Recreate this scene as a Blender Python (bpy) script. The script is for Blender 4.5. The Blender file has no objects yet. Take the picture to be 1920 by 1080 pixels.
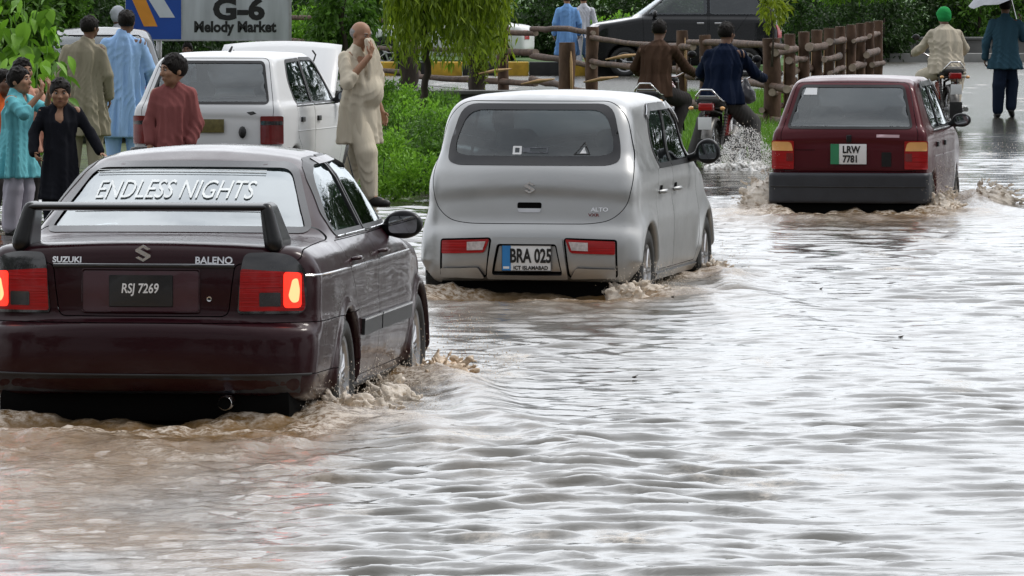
import bpy, bmesh, math, random
import numpy as np
from mathutils import Vector, Matrix
from mathutils.bvhtree import BVHTree
from mathutils.geometry import delaunay_2d_cdt

SC = bpy.context.scene
COL = SC.collection
rad = math.radians
# ------------------------------------------------------------------ camera, world, sun, exposure
F_PX, HCAM, HZ = 12000.0, 2.12, -58.0
PITCH = math.atan2(540 - HZ, F_PX)
cam_data = bpy.data.cameras.new('camera')
cam_data.sensor_width = 36.0
cam_data.lens = 36.0 * F_PX / 1920.0
cam_data.clip_start = 0.5
cam_data.clip_end = 1500.0
cam = bpy.data.objects.new('camera', cam_data)
COL.objects.link(cam)
cam.location = (0, 0, HCAM)
cam.rotation_euler = (math.pi / 2 - PITCH, 0, 0)
SC.camera = cam

SUN_EL, SUN_AZ = rad(50), rad(72)          # azimuth measured from +Y towards +X
world = bpy.data.worlds.new("World")
SC.world = world
world.use_nodes = True
wn = world.node_tree.nodes; wl = world.node_tree.links
wn.clear()
w_out = wn.new('ShaderNodeOutputWorld')
w_bg = wn.new('ShaderNodeBackground'); w_bg.inputs['Strength'].default_value = 0.10
w_sky = wn.new('ShaderNodeTexSky'); w_sky.sky_type = 'NISHITA'; w_sky.sun_disc = False
w_sky.sun_elevation = SUN_EL; w_sky.sun_rotation = SUN_AZ
w_sky.air_density = 1.0; w_sky.dust_density = 2.0
# overcast: a bright even cloud layer over the clear sky
w_tc = wn.new('ShaderNodeTexCoord')
w_no = wn.new('ShaderNodeTexNoise'); w_no.inputs['Scale'].default_value = 2.2; w_no.inputs['Detail'].default_value = 4
w_mp = wn.new('ShaderNodeMapping'); w_mp.inputs['Scale'].default_value = (1, 1, 2.5)
wl.new(w_tc.outputs['Generated'], w_mp.inputs['Vector']); wl.new(w_mp.outputs[0], w_no.inputs['Vector'])
w_cr = wn.new('ShaderNodeValToRGB')
w_cr.color_ramp.elements[0].position = 0.36; w_cr.color_ramp.elements[0].color = (6.9, 7.2, 7.7, 1)
w_cr.color_ramp.elements[1].position = 0.62; w_cr.color_ramp.elements[1].color = (11.2, 11.4, 11.7, 1)
wl.new(w_no.outputs['Fac'], w_cr.inputs['Fac'])
w_mx = wn.new('ShaderNodeMix'); w_mx.data_type = 'RGBA'; w_mx.inputs[0].default_value = 0.88
wl.new(w_sky.outputs[0], w_mx.inputs[6]); wl.new(w_cr.outputs[0], w_mx.inputs[7])
# the cloud is thinnest, so brightest, towards the sun ahead
w_sx = wn.new('ShaderNodeSeparateXYZ'); wl.new(w_tc.outputs['Generated'], w_sx.inputs[0])
w_mr = wn.new('ShaderNodeMapRange'); w_mr.inputs[1].default_value = -.9; w_mr.inputs[2].default_value = .95; w_mr.inputs[3].default_value = .50; w_mr.inputs[4].default_value = 1.78
wl.new(w_sx.outputs['Y'], w_mr.inputs[0])
w_vm = wn.new('ShaderNodeVectorMath'); w_vm.operation = 'SCALE'; wl.new(w_mx.outputs[2], w_vm.inputs[0]); wl.new(w_mr.outputs[0], w_vm.inputs['Scale'])
wl.new(w_vm.outputs[0], w_bg.inputs['Color']); wl.new(w_bg.outputs[0], w_out.inputs['Surface'])

sun_d = bpy.data.lights.new('sun', 'SUN'); sun_d.energy = 1.3; sun_d.angle = rad(14); sun_d.color = (1.0, 0.96, 0.9)
sun = bpy.data.objects.new('sun', sun_d); COL.objects.link(sun)
sdir = Vector((math.sin(SUN_AZ) * math.cos(SUN_EL), math.cos(SUN_AZ) * math.cos(SUN_EL), math.sin(SUN_EL)))
sun.rotation_euler = sdir.to_track_quat('Z', 'Y').to_euler()
SC.view_settings.view_transform = 'Standard'
SC.view_settings.look = 'None'
SC.view_settings.exposure = 0.22
SC.view_settings.gamma = 1.0

# ------------------------------------------------------------------ small helpers
def W(px, s):
    """world x,y of an image column at a given scale (pixels per metre)"""
    return ((px - 960.0) / s, F_PX / s)

def tag(o, label=None, cat=None, group=None, kind=None):
    if label: o['label'] = label
    if cat: o['category'] = cat
    if group: o['group'] = group
    if kind: o['kind'] = kind
    return o

def empty(name, loc=(0, 0, 0), rz=0.0, label=None, cat=None, group=None):
    o = bpy.data.objects.new(name, None); COL.objects.link(o)
    o.empty_display_size = 0.2
    o.location = loc; o.rotation_euler = (0, 0, rz)
    return tag(o, label, cat, group)

def mk(name, verts, faces, mat, parent=None, smooth=True, mats=None, fmat=None):
    me = bpy.data.meshes.new(name)
    if isinstance(faces, np.ndarray) and faces.ndim == 2:
        n, k = faces.shape
        v = np.asarray(verts, np.float32)
        me.vertices.add(len(v)); me.vertices.foreach_set('co', v.ravel())
        me.loops.add(n * k); me.loops.foreach_set('vertex_index', faces.ravel().astype(np.int32))
        me.polygons.add(n)
        me.polygons.foreach_set('loop_start', np.arange(0, n * k, k, dtype=np.int32))
        me.polygons.foreach_set('loop_total', np.full(n, k, np.int32))
        me.update(calc_edges=True)
    else:
        me.from_pydata([tuple(v) for v in verts], [], [tuple(int(i) for i in f) for f in faces])
        me.update()
    if mats:
        for m in mats: me.materials.append(m)
    elif mat: me.materials.append(mat)
    if fmat is not None: me.polygons.foreach_set('material_index', np.asarray(fmat, np.int32))
    me.polygons.foreach_set('use_smooth', np.full(len(me.polygons), bool(smooth)))
    o = bpy.data.objects.new(name, me); COL.objects.link(o)
    if parent is not None: o.parent = parent
    return o

class MB:
    """collects shapes into one mesh"""
    def __init__(self): self.v = []; self.f = []; self.m = []
    def add(self, verts, faces, mi=0):
        b = len(self.v); self.v += [tuple(map(float, p)) for p in verts]
        self.f += [tuple(b + int(i) for i in f) for f in faces]; self.m += [mi] * len(faces)
        return self
    def box(self, lo, hi, mi=0, M=None, bev=0.0):
        bm = bmesh.new(); bmesh.ops.create_cube(bm, size=1)
        c = [(a + b) / 2 for a, b in zip(lo, hi)]; s = [abs(b - a) for a, b in zip(lo, hi)]
        for v in bm.verts: v.co = Vector((v.co.x * s[0] + c[0], v.co.y * s[1] + c[1], v.co.z * s[2] + c[2]))
        if bev > 0: bmesh.ops.bevel(bm, geom=list(bm.edges), offset=min(bev, min(s) * .45), segments=2, affect='EDGES', profile=0.6)
        if M is not None: bm.transform(M)
        bm.verts.index_update()
        self.add([v.co for v in bm.verts], [[v.index for v in f.verts] for f in bm.faces], mi); bm.free(); return self
    def tube(self, pts, r, n=8, mi=0, cap=True, mic=None, squash=1.0):
        pts = [Vector(p) for p in pts]
        rs = r if hasattr(r, '__len__') else [r] * len(pts)
        ref = None; rings = []
        for i, p in enumerate(pts):
            t = (pts[min(i + 1, len(pts) - 1)] - pts[max(i - 1, 0)])
            if t.length < 1e-9: t = Vector((0, 0, 1))
            t.normalize()
            if ref is None:
                ref = Vector((0, 0, 1)) if abs(t.z) < .9 else Vector((1, 0, 0))
            a = t.cross(ref)
            if a.length < 1e-4: a = t.cross(Vector((1, 0, 0)))
            a.normalize(); b = a.cross(t).normalized(); ref = b
            rings.append([p + (a * math.cos(2 * math.pi * k / n) + b * math.sin(2 * math.pi * k / n) * squash) * rs[i] for k in range(n)])
        V = [q for rg in rings for q in rg]; Fc = []
        for i in range(len(pts) - 1):
            for k in range(n):
                k2 = (k + 1) % n
                Fc.append((i * n + k, (i + 1) * n + k, (i + 1) * n + k2, i * n + k2))
        self.add(V, Fc, mi)
        if cap:
            b0 = len(self.v) - len(V); L = (len(pts) - 1) * n
            self.f += [tuple(b0 + k for k in range(n)), tuple(b0 + L + k for k in reversed(range(n)))]
            self.m += [mi if mic is None else mic] * 2
        return self
    def lathe(self, prof, n=32, axis='x', c=(0, 0, 0), mi=0, M=None):
        """prof: (axial, radius) list, closed surface of revolution about the axis"""
        V = []; Fc = []
        for (a, r) in prof:
            for k in range(n):
                t = 2 * math.pi * k / n; u, w = r * math.cos(t), r * math.sin(t)
                p = (a, u, w) if axis == 'x' else ((u, a, w) if axis == 'y' else (u, w, a))
                V.append(Vector((p[0] + c[0], p[1] + c[1], p[2] + c[2])))
        if M is not None: V = [M @ v for v in V]
        for i in range(len(prof) - 1):
            for k in range(n):
                k2 = (k + 1) % n
                Fc.append((i * n + k, i * n + k2, (i + 1) * n + k2, (i + 1) * n + k))
        return self.add(V, Fc, mi)
    def ball(self, c, r, sub=1, mi=0, sc=(1, 1, 1)):
        bm = bmesh.new(); bmesh.ops.create_icosphere(bm, subdivisions=sub, radius=1)
        bm.verts.index_update()
        self.add([(c[0] + v.co.x * r * sc[0], c[1] + v.co.y * r * sc[1], c[2] + v.co.z * r * sc[2]) for v in bm.verts],
                 [[v.index for v in f.verts] for f in bm.faces], mi); bm.free(); return self
    def ext(self, poly, y0, y1, mi=0, plane='xz'):
        """extruded polygon"""
        n = len(poly)
        def P(a, b, t): return {'xz': (a, t, b), 'yz': (t, a, b), 'xy': (a, b, t)}[plane]
        V = [P(a, b, y0) for a, b in poly] + [P(a, b, y1) for a, b in poly]
        Fc = [tuple(range(n)), tuple(reversed(range(n, 2 * n)))] + [(i, i + n, (i + 1) % n + n, (i + 1) % n) for i in range(n)]
        return self.add(V, Fc, mi)
    def build(self, name, mat, parent=None, smooth=False, mats=None, angle=None):
        o = mk(name, self.v, self.f, mat, parent, smooth, mats, self.m if mats else None)
        bm = bmesh.new(); bm.from_mesh(o.data); bmesh.ops.recalc_face_normals(bm, faces=bm.faces); bm.to_mesh(o.data); bm.free()
        if angle is not None:
            o.data.polygons.foreach_set('use_smooth', np.full(len(o.data.polygons), True))
            try: o.data.set_sharp_from_angle(angle=rad(angle))
            except Exception: pass
        return o

# ------------------------------------------------------------------ materials
MATS = {}
def nt(m):
    m.use_nodes = True; t = m.node_tree
    b = [n for n in t.nodes if n.type == 'BSDF_PRINCIPLED'][0]
    return t.nodes, t.links, b
def setp(b, **k):
    al = {'spec': 'Specular IOR Level', 'coat': 'Coat Weight', 'coatr': 'Coat Roughness', 'rough': 'Roughness', 'metal': 'Metallic', 'trans': 'Transmission Weight', 'ior': 'IOR', 'sheen': 'Sheen Weight', 'em': 'Emission Strength', 'sss': 'Subsurface Weight'}
    for q, v in k.items():
        if q == 'col': b.inputs['Base Color'].default_value = (*v, 1)
        elif q == 'emc': b.inputs['Emission Color'].default_value = (*v, 1)
        else: b.inputs[al[q]].default_value = v
def mat(name, col, rough=.6, var=.12, vscale=8.0, bump=0.0, bscale=60.0, stretch=(1, 1, 1), **k):
    """procedural principled material: noise varies colour, roughness and a fine bump"""
    if name in MATS: return MATS[name]
    m = bpy.data.materials.new(name); N, L, b = nt(m)
    setp(b, rough=rough, **k)
    tc = N.new('ShaderNodeTexCoord'); mp = N.new('ShaderNodeMapping'); mp.inputs['Scale'].default_value = stretch
    L.new(tc.outputs['Object'], mp.inputs['Vector'])
    no = N.new('ShaderNodeTexNoise'); no.inputs['Scale'].default_value = vscale; no.inputs['Detail'].default_value = 5
    L.new(mp.outputs[0], no.inputs['Vector'])
    cr = N.new('ShaderNodeValToRGB'); e = cr.color_ramp.elements
    e[0].position = .3; e[1].position = .7
    e[0].color = (*[c * (1 - var) for c in col], 1); e[1].color = (*[min(1, c * (1 + var)) for c in col], 1)
    L.new(no.outputs['Fac'], cr.inputs['Fac']); L.new(cr.outputs[0], b.inputs['Base Color'])
    if bump:
        n2 = N.new('ShaderNodeTexNoise'); n2.inputs['Scale'].default_value = bscale; n2.inputs['Detail'].default_value = 4
        L.new(mp.outputs[0], n2.inputs['Vector'])
        bp = N.new('ShaderNodeBump'); bp.inputs['Strength'].default_value = bump; bp.inputs['Distance'].default_value = .01
        L.new(n2.outputs['Fac'], bp.inputs['Height']); L.new(bp.outputs[0], b.inputs['Normal'])
    MATS[name] = m; return m

def paint(name, col, metal=.3, rough=.3, coat=.8, mud=.5, mudz=.45, cior=1.38, cr=.03):
    """car paint: clear coat, thin grime, mud spattered on the lowest panels, dark lining on the inside faces"""
    m = bpy.data.materials.new(name); N, L, b = nt(m)
    setp(b, metal=metal, rough=rough, coat=coat, coatr=.04, spec=.15); b.inputs['Coat IOR'].default_value = cior
    tc = N.new('ShaderNodeTexCoord')
    no = N.new('ShaderNodeTexNoise'); no.inputs['Scale'].default_value = 5; no.inputs['Detail'].default_value = 8; no.inputs['Roughness'].default_value = .65
    L.new(tc.outputs['Object'], no.inputs['Vector'])
    sx = N.new('ShaderNodeSeparateXYZ'); L.new(tc.outputs['Object'], sx.inputs[0])
    mr = N.new('ShaderNodeMapRange'); mr.inputs[1].default_value = mudz; mr.inputs[2].default_value = .15; mr.inputs[3].default_value = 0; mr.inputs[4].default_value = 1
    L.new(sx.outputs['Z'], mr.inputs[0])
    mu = N.new('ShaderNodeMath'); mu.operation = 'MULTIPLY'; L.new(mr.outputs[0], mu.inputs[0])
    r2 = N.new('ShaderNodeMapRange'); r2.inputs[1].default_value = .42; r2.inputs[2].default_value = .68; r2.inputs[4].default_value = mud; L.new(no.outputs['Fac'], r2.inputs[0])
    L.new(r2.outputs[0], mu.inputs[1])
    mx = N.new('ShaderNodeMix'); mx.data_type = 'RGBA'; mx.inputs[6].default_value = (*col, 1); mx.inputs[7].default_value = (.16, .12, .08, 1)
    L.new(mu.outputs[0], mx.inputs[0])
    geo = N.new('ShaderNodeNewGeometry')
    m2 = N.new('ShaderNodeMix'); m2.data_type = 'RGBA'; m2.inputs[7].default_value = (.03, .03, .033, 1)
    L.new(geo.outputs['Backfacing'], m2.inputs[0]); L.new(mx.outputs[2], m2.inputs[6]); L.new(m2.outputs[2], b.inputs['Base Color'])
    n3 = N.new('ShaderNodeMapRange'); n3.inputs[1].default_value = .3; n3.inputs[2].default_value = .8; n3.inputs[3].default_value = rough * .8; n3.inputs[4].default_value = rough * 1.5
    L.new(no.outputs['Fac'], n3.inputs[0]); L.new(n3.outputs[0], b.inputs['Roughness'])
    c3 = N.new('ShaderNodeMapRange'); c3.inputs[1].default_value = 0; c3.inputs[2].default_value = 1; c3.inputs[3].default_value = cr; c3.inputs[4].default_value = .45
    L.new(mu.outputs[0], c3.inputs[0]); L.new(c3.outputs[0], b.inputs['Coat Roughness'])
    # rain beads
    vo = N.new('ShaderNodeTexVoronoi'); vo.inputs['Scale'].default_value = 90
    L.new(tc.outputs['Object'], vo.inputs['Vector'])
    vr = N.new('ShaderNodeMapRange'); vr.inputs[1].default_value = .0; vr.inputs[2].default_value = .35; vr.inputs[3].default_value = 1; vr.inputs[4].default_value = 0
    L.new(vo.outputs['Distance'], vr.inputs[0])
    bp = N.new('ShaderNodeBump'); bp.inputs['Strength'].default_value = .12; bp.inputs['Distance'].default_value = .0012
    L.new(vr.outputs[0], bp.inputs['Height']); L.new(bp.outputs[0], b.inputs['Coat Normal'])
    # slight unevenness of pressed sheet metal
    n5 = N.new('ShaderNodeTexNoise'); n5.inputs['Scale'].default_value = 2.2; n5.inputs['Detail'].default_value = 1
    L.new(tc.outputs['Object'], n5.inputs['Vector'])
    b5 = N.new('ShaderNodeBump'); b5.inputs['Strength'].default_value = .25; b5.inputs['Distance'].default_value = .02
    L.new(n5.outputs['Fac'], b5.inputs['Height']); L.new(b5.outputs[0], b.inputs['Normal']); L.new(b5.outputs[0], bp.inputs['Normal'])
    return m

def glass(name, tint=(.55, .62, .62), base=.10, rough=.02):
    """thin pane: see-through with a sky reflection that grows at grazing angles"""
    m = bpy.data.materials.new(name); m.use_nodes = True; N = m.node_tree.nodes; L = m.node_tree.links; N.clear()
    o = N.new('ShaderNodeOutputMaterial'); tr = N.new('ShaderNodeBsdfTransparent'); gl = N.new('ShaderNodeBsdfGlossy')
    tr.inputs[0].default_value = (*tint, 1); gl.inputs['Roughness'].default_value = rough; gl.inputs['Color'].default_value = (.93, .98, 1, 1)
    fr = N.new('ShaderNodeFresnel'); fr.inputs['IOR'].default_value = 1.5
    mr = N.new('ShaderNodeMapRange'); mr.inputs[3].default_value = base; mr.inputs[4].default_value = 1.0; L.new(fr.outputs[0], mr.inputs[0])
    tc = N.new('ShaderNodeTexCoord'); no = N.new('ShaderNodeTexNoise'); no.inputs['Scale'].default_value = 3.0; no.inputs['Detail'].default_value = 3
    L.new(tc.outputs['Object'], no.inputs['Vector'])
    bp = N.new('ShaderNodeBump'); bp.inputs['Strength'].default_value = .15; bp.inputs['Distance'].default_value = .02
    L.new(no.outputs['Fac'], bp.inputs['Height']); L.new(bp.outputs[0], gl.inputs['Normal'])
    mx = N.new('ShaderNodeMixShader'); L.new(mr.outputs[0], mx.inputs[0]); L.new(tr.outputs[0], mx.inputs[1]); L.new(gl.outputs[0], mx.inputs[2])
    L.new(mx.outputs[0], o.inputs[0]); return m

def cloth(name, col, stripes=0.0):
    m = mat(name, col, rough=.88, var=.10, vscale=6, bump=.9, bscale=16, stretch=(1, 1, .16), spec=.12)
    return m

M_black = mat('black_plastic', (.012, .012, .013), .42, .3, 12, .1, 120)
M_rubber = mat('rubber', (.016, .016, .016), .75, .3, 20, .2, 90)
M_tyre = mat('tyre', (.02, .02, .019), .6, .4, 14, .3, 70)
M_chrome = mat('chrome', (.7, .7, .71), .14, .1, 6, metal=1.0)
M_alloy = mat('alloy', (.50, .50, .51), .3, .15, 18, metal=.85)
M_dark = mat('dark_trim', (.02, .02, .022), .5, .2, 10)
M_seat = mat('seat_cloth', (.035, .037, .042), .9, .2, 30, .2, 200)
M_white = mat('white_paint', (.72, .73, .74), .45, .05, 10)
M_seam = mat('seam_dark', (.004, .004, .004), .9, .1, 10, spec=.05)

# ------------------------------------------------------------------ signed distance tools
def smin(a, b, k):
    h = np.maximum(k - np.abs(a - b), 0) / k
    return np.minimum(a, b) - h * h * k * .25
def smax(a, b, k): return -smin(-a, -b, k)

def sdf_poly(px, pz, poly):
    poly = np.asarray(poly, float); n = len(poly)
    d = np.full(px.shape, 1e9); ins = np.zeros(px.shape, bool)
    for i in range(n):
        a = poly[i]; b = poly[(i + 1) % n]
        e = b - a; wx = px - a[0]; wz = pz - a[1]
        t = np.clip((wx * e[0] + wz * e[1]) / (e @ e + 1e-12), 0, 1)
        d = np.minimum(d, (wx - e[0] * t) ** 2 + (wz - e[1] * t) ** 2)
        c = ((a[1] > pz) != (b[1] > pz)) & (px < (b[0] - a[0]) * (pz - a[1]) / (b[1] - a[1] + 1e-12) + a[0])
        ins ^= c
    d = np.sqrt(d); return np.where(ins, -d, d)

def in_poly(x, z, poly): return sdf_poly(np.asarray(x, float), np.asarray(z, float), poly) < 0

class Table:
    def __init__(self, poly, blur=.03, h=.01, pad=.5):
        p = np.asarray(poly, float); self.h = h
        self.lo = p.min(0) - pad; hi = p.max(0) + pad
        n = ((hi - self.lo) / h).astype(int) + 1
        gx = self.lo[0] + np.arange(n[0]) * h; gz = self.lo[1] + np.arange(n[1]) * h
        X, Z = np.meshgrid(gx, gz, indexing='ij'); t = sdf_poly(X, Z, p)
        k = max(1, int(blur / h))
        for _ in range(2):
            for ax in (0, 1):
                c = np.cumsum(np.concatenate([np.repeat(np.take(t, [0], ax), k + 1, ax), t, np.repeat(np.take(t, [-1], ax), k, ax)], ax), ax)
                m = t.shape[ax]
                t = (np.take(c, range(2 * k + 1, 2 * k + 1 + m), ax) - np.take(c, range(0, m), ax)) / (2 * k + 1)
        self.t = t
    def __call__(self, x, z):
        u = (x - self.lo[0]) / self.h; v = (z - self.lo[1]) / self.h
        n0, n1 = self.t.shape
        u = np.clip(u, 0, n0 - 1.001); v = np.clip(v, 0, n1 - 1.001)
        i = u.astype(int); j = v.astype(int); a = u - i; b = v - j; T = self.t
        return (T[i, j] * (1 - a) + T[i + 1, j] * a) * (1 - b) + (T[i, j + 1] * (1 - a) + T[i + 1, j + 1] * a) * b

def curve(pts, sig=.03):
    """smooth 1-D function through control points"""
    p = np.asarray(pts, float); lo = p[0, 0] - .5; hi = p[-1, 0] + .5; xs = np.arange(lo, hi, .005)
    ys = np.interp(xs, p[:, 0], p[:, 1]); k = max(1, int(sig / .005))
    for _ in range(2):
        ys = np.convolve(np.pad(ys, k, mode='edge'), np.ones(2 * k + 1) / (2 * k + 1), 'valid')
    return lambda v: np.interp(v, xs, ys)

def nets(D, lo, h):
    """surface nets on a grid of signed distances -> verts, quads"""
    S = D < 0
    c = np.zeros(tuple(n - 1 for n in D.shape), np.int8)
    offs = [(a, b, d) for a in (0, 1) for b in (0, 1) for d in (0, 1)]
    n0, n1, n2 = D.shape
    for a, b, d in offs: c += S[a:n0 - 1 + a, b:n1 - 1 + b, d:n2 - 1 + d]
    act = (c > 0) & (c < 8)
    I = np.argwhere(act); idx = np.full(act.shape, -1, np.int32); idx[act] = np.arange(len(I))
    pos = np.zeros((len(I), 3)); cnt = np.zeros(len(I))
    for ax in range(3):
        for u in (0, 1):
            for v in (0, 1):
                o = [0, 0, 0]; o2 = [x for x in range(3) if x != ax]; o[o2[0]] = u; o[o2[1]] = v
                A = I + o; B = A.copy(); B[:, ax] += 1
                da = D[A[:, 0], A[:, 1], A[:, 2]]; db = D[B[:, 0], B[:, 1], B[:, 2]]
                cr = (da < 0) != (db < 0); t = np.where(cr, da / np.where(cr, da - db, 1), 0)
                P = A.astype(float); P[:, ax] += t
                pos[cr] += P[cr]; cnt[cr] += 1
    pos /= cnt[:, None]; V = np.asarray(lo) + pos * h
    Q = []
    for ax in range(3):
        o = [x for x in range(3) if x != ax]
        sl0 = [slice(None)] * 3; sl1 = [slice(None)] * 3; sl0[ax] = slice(0, -1); sl1[ax] = slice(1, None)
        a = S[tuple(sl0)]; b = S[tuple(sl1)]
        E = np.argwhere(a != b)
        ok = (E[:, o[0]] > 0) & (E[:, o[1]] > 0) & (E[:, o[0]] < D.shape[o[0]] - 1) & (E[:, o[1]] < D.shape[o[1]] - 1)
        E = E[ok]; ina = a[E[:, 0], E[:, 1], E[:, 2]]
        def cell(du, dv):
            C = E.copy(); C[:, o[0]] -= du; C[:, o[1]] -= dv
            return idx[C[:, 0], C[:, 1], C[:, 2]]
        q = np.stack([cell(1, 1), cell(0, 1), cell(0, 0), cell(1, 0)], 1)
        flip = ~ina if ax != 1 else ina
        q[flip] = q[flip][:, ::-1]; Q.append(q)
    return V, np.concatenate(Q)

def sdf_mesh(f, lo, hi, h, newton=2):
    ax = [np.arange(a, b + h, h) for a, b in zip(lo, hi)]
    X, Y, Z = ax[0][:, None, None], ax[1][None, :, None], ax[2][None, None, :]
    D = np.broadcast_to(f(X, Y, Z), tuple(len(a) for a in ax)).astype(np.float32)
    V, Q = nets(D, lo, h)
    for _ in range(newton):
        x, y, z = V.T; e = h * .4
        d = f(x, y, z); g = np.stack([f(x + e, y, z) - f(x - e, y, z), f(x, y + e, z) - f(x, y - e, z), f(x, y, z + e) - f(x, y, z - e)], 1) / (2 * e)
        st = -d[:, None] * g / np.maximum((g * g).sum(1), .2)[:, None]
        ln = np.linalg.norm(st, axis=1, keepdims=True); st *= np.minimum(1, h * .5 / np.maximum(ln, 1e-9)); V = V + st
    return V, Q

class Field:
    """sparse smooth union of capsules, ellipsoids and draped stacks on a grid"""
    def __init__(self, lo, hi, h):
        self.lo = np.array(lo, float); self.h = h
        self.n = np.ceil((np.array(hi) - self.lo) / h).astype(int) + 1
        self.D = np.full(tuple(self.n), 1.0, np.float32)
    def sub(self, a, b):
        i = np.clip(np.floor((np.asarray(a) - self.lo) / self.h).astype(int), 0, self.n - 1)
        j = np.clip(np.ceil((np.asarray(b) - self.lo) / self.h).astype(int) + 1, 1, self.n)
        s = tuple(slice(p, q) for p, q in zip(i, j))
        ax = [self.lo[k] + np.arange(i[k], j[k]) * self.h for k in range(3)]
        return s, ax[0][:, None, None], ax[1][None, :, None], ax[2][None, None, :]
    def put(self, s, d, k, mode='u'):
        if mode == 'u': self.D[s] = smin(self.D[s], d, k)
        else: self.D[s] = smax(self.D[s], -d, k)
    def cap(self, a, b, ra, rb=None, k=.02, mode='u', sq=(1, 1, 1)):
        rb = ra if rb is None else rb; a = np.asarray(a, float); b = np.asarray(b, float)
        R = max(ra, rb) / min(sq) + k + self.h * 2
        s, X, Y, Z = self.sub(np.minimum(a, b) - R, np.maximum(a, b) + R)
        A = np.array(sq); ba = (b - a) * A; L = ba @ ba + 1e-9
        x = (X - a[0]) * A[0]; y = (Y - a[1]) * A[1]; z = (Z - a[2]) * A[2]
        t = np.clip((x * ba[0] + y * ba[1] + z * ba[2]) / L, 0, 1)
        d = np.sqrt((x - ba[0] * t) ** 2 + (y - ba[1] * t) ** 2 + (z - ba[2] * t) ** 2) - (ra + (rb - ra) * t)
        self.put(s, d, k, mode); return self
    def ell(self, c, r, k=.02, mode='u', M=None):
        c = np.asarray(c, float); r = np.asarray(r, float); R = r.max() + k + self.h * 2
        s, X, Y, Z = self.sub(c - R, c + R); x, y, z = X - c[0], Y - c[1], Z - c[2]
        if M is not None:
            x, y, z = [M[0][i] * x + M[1][i] * y + M[2][i] * z for i in range(3)]
        q = np.sqrt((x / r[0]) ** 2 + (y / r[1]) ** 2 + (z / r[2]) ** 2)
        g = np.sqrt((x / r[0] ** 2) ** 2 + (y / r[1] ** 2) ** 2 + (z / r[2] ** 2) ** 2) + 1e-6
        self.put(s, q * (q - 1) / g, k, mode); return self
    def stack(self, rings, k=.02, folds=(0, 0, 0), seed=0, edge=.015):
        """rings: (z, cx, cy, rx, ry) upwards; folds: (count, amplitude at hem, amplitude at top)"""
        R = np.array(sorted(rings), float); m = R[:, 3:].max() * 1.15 + .03
        s, X, Y, Z = self.sub((R[:, 1].min() - m, R[:, 2].min() - m, R[0, 0] - .03), (R[:, 1].max() + m, R[:, 2].max() + m, R[-1, 0] + .03))
        g = [np.interp(Z, R[:, 0], R[:, i]) for i in range(1, 5)]
        x = (X - g[0]) / g[2]; y = (Y - g[1]) / g[3]; q = np.sqrt(x * x + y * y); th = np.arctan2(y, x)
        t = np.clip((Z - R[0, 0]) / (R[-1, 0] - R[0, 0]), 0, 1)
        amp = folds[1] * (1 - t) ** 1.2 + folds[2] * t
        n = folds[0]
        w = np.sin(n * th + seed + 1.3 * np.sin(2 * th + seed) + 2.2 * t) + .6 * np.sin(round(n * 1.7) * th + 2 * seed - 3 * t) if n else 0
        d = (q - 1) * np.minimum(g[2], g[3]) - amp * w
        d = smax(d, np.maximum(R[0, 0] - Z, Z - R[-1, 0]) + 0 * d, edge)
        self.put(s, d, k); return self
    def wrinkle(self, amp, fx, fy, fz, ph=0):
        ax = [self.lo[k] + np.arange(self.n[k]) * self.h for k in range(3)]
        X, Y, Z = ax[0][:, None, None], ax[1][None, :, None], ax[2][None, None, :]
        self.D += (amp * np.sin(fx * X + fz * Z * .6 + ph + 1.5 * np.sin(7 * Z + ph)) * np.cos(fy * Y + ph) * np.sin(fz * Z + 2.2 * np.sin(9 * X + ph))).astype(np.float32)
        return self
    def creases(self, amp, wl, tilt, ph=0):
        ax = [self.lo[k] + np.arange(self.n[k]) * self.h for k in range(3)]
        X, Y, Z = ax[0][:, None, None], ax[1][None, :, None], ax[2][None, None, :]
        q = (X * (1 + .5 * math.sin(ph)) + Y * .8 + Z * tilt + .05 * np.sin(9 * Z + 5 * X + ph)) * math.pi / wl + ph
        g = np.clip(.5 + .9 * np.sin(6.5 * Z + 4 * X + ph * 2), 0, 1)
        self.D += (amp * g * (np.abs(np.sin(q)) ** .7 - .55)).astype(np.float32)
        return self
    def mesh(self, name, mt, parent, smooth_it=1):
        V, Q = nets(self.D, self.lo, self.h)
        if smooth_it:
            for _ in range(smooth_it):
                acc = np.zeros_like(V); c = np.zeros(len(V))
                for i in range(4):
                    a, b = Q[:, i], Q[:, (i + 1) % 4]
                    np.add.at(acc, a, V[b]); np.add.at(acc, b, V[a]); np.add.at(c, a, 1); np.add.at(c, b, 1)
                V = V * .5 + .5 * acc / np.maximum(c, 1)[:, None]
        return mk(name, V, Q, mt, parent, True)

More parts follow.
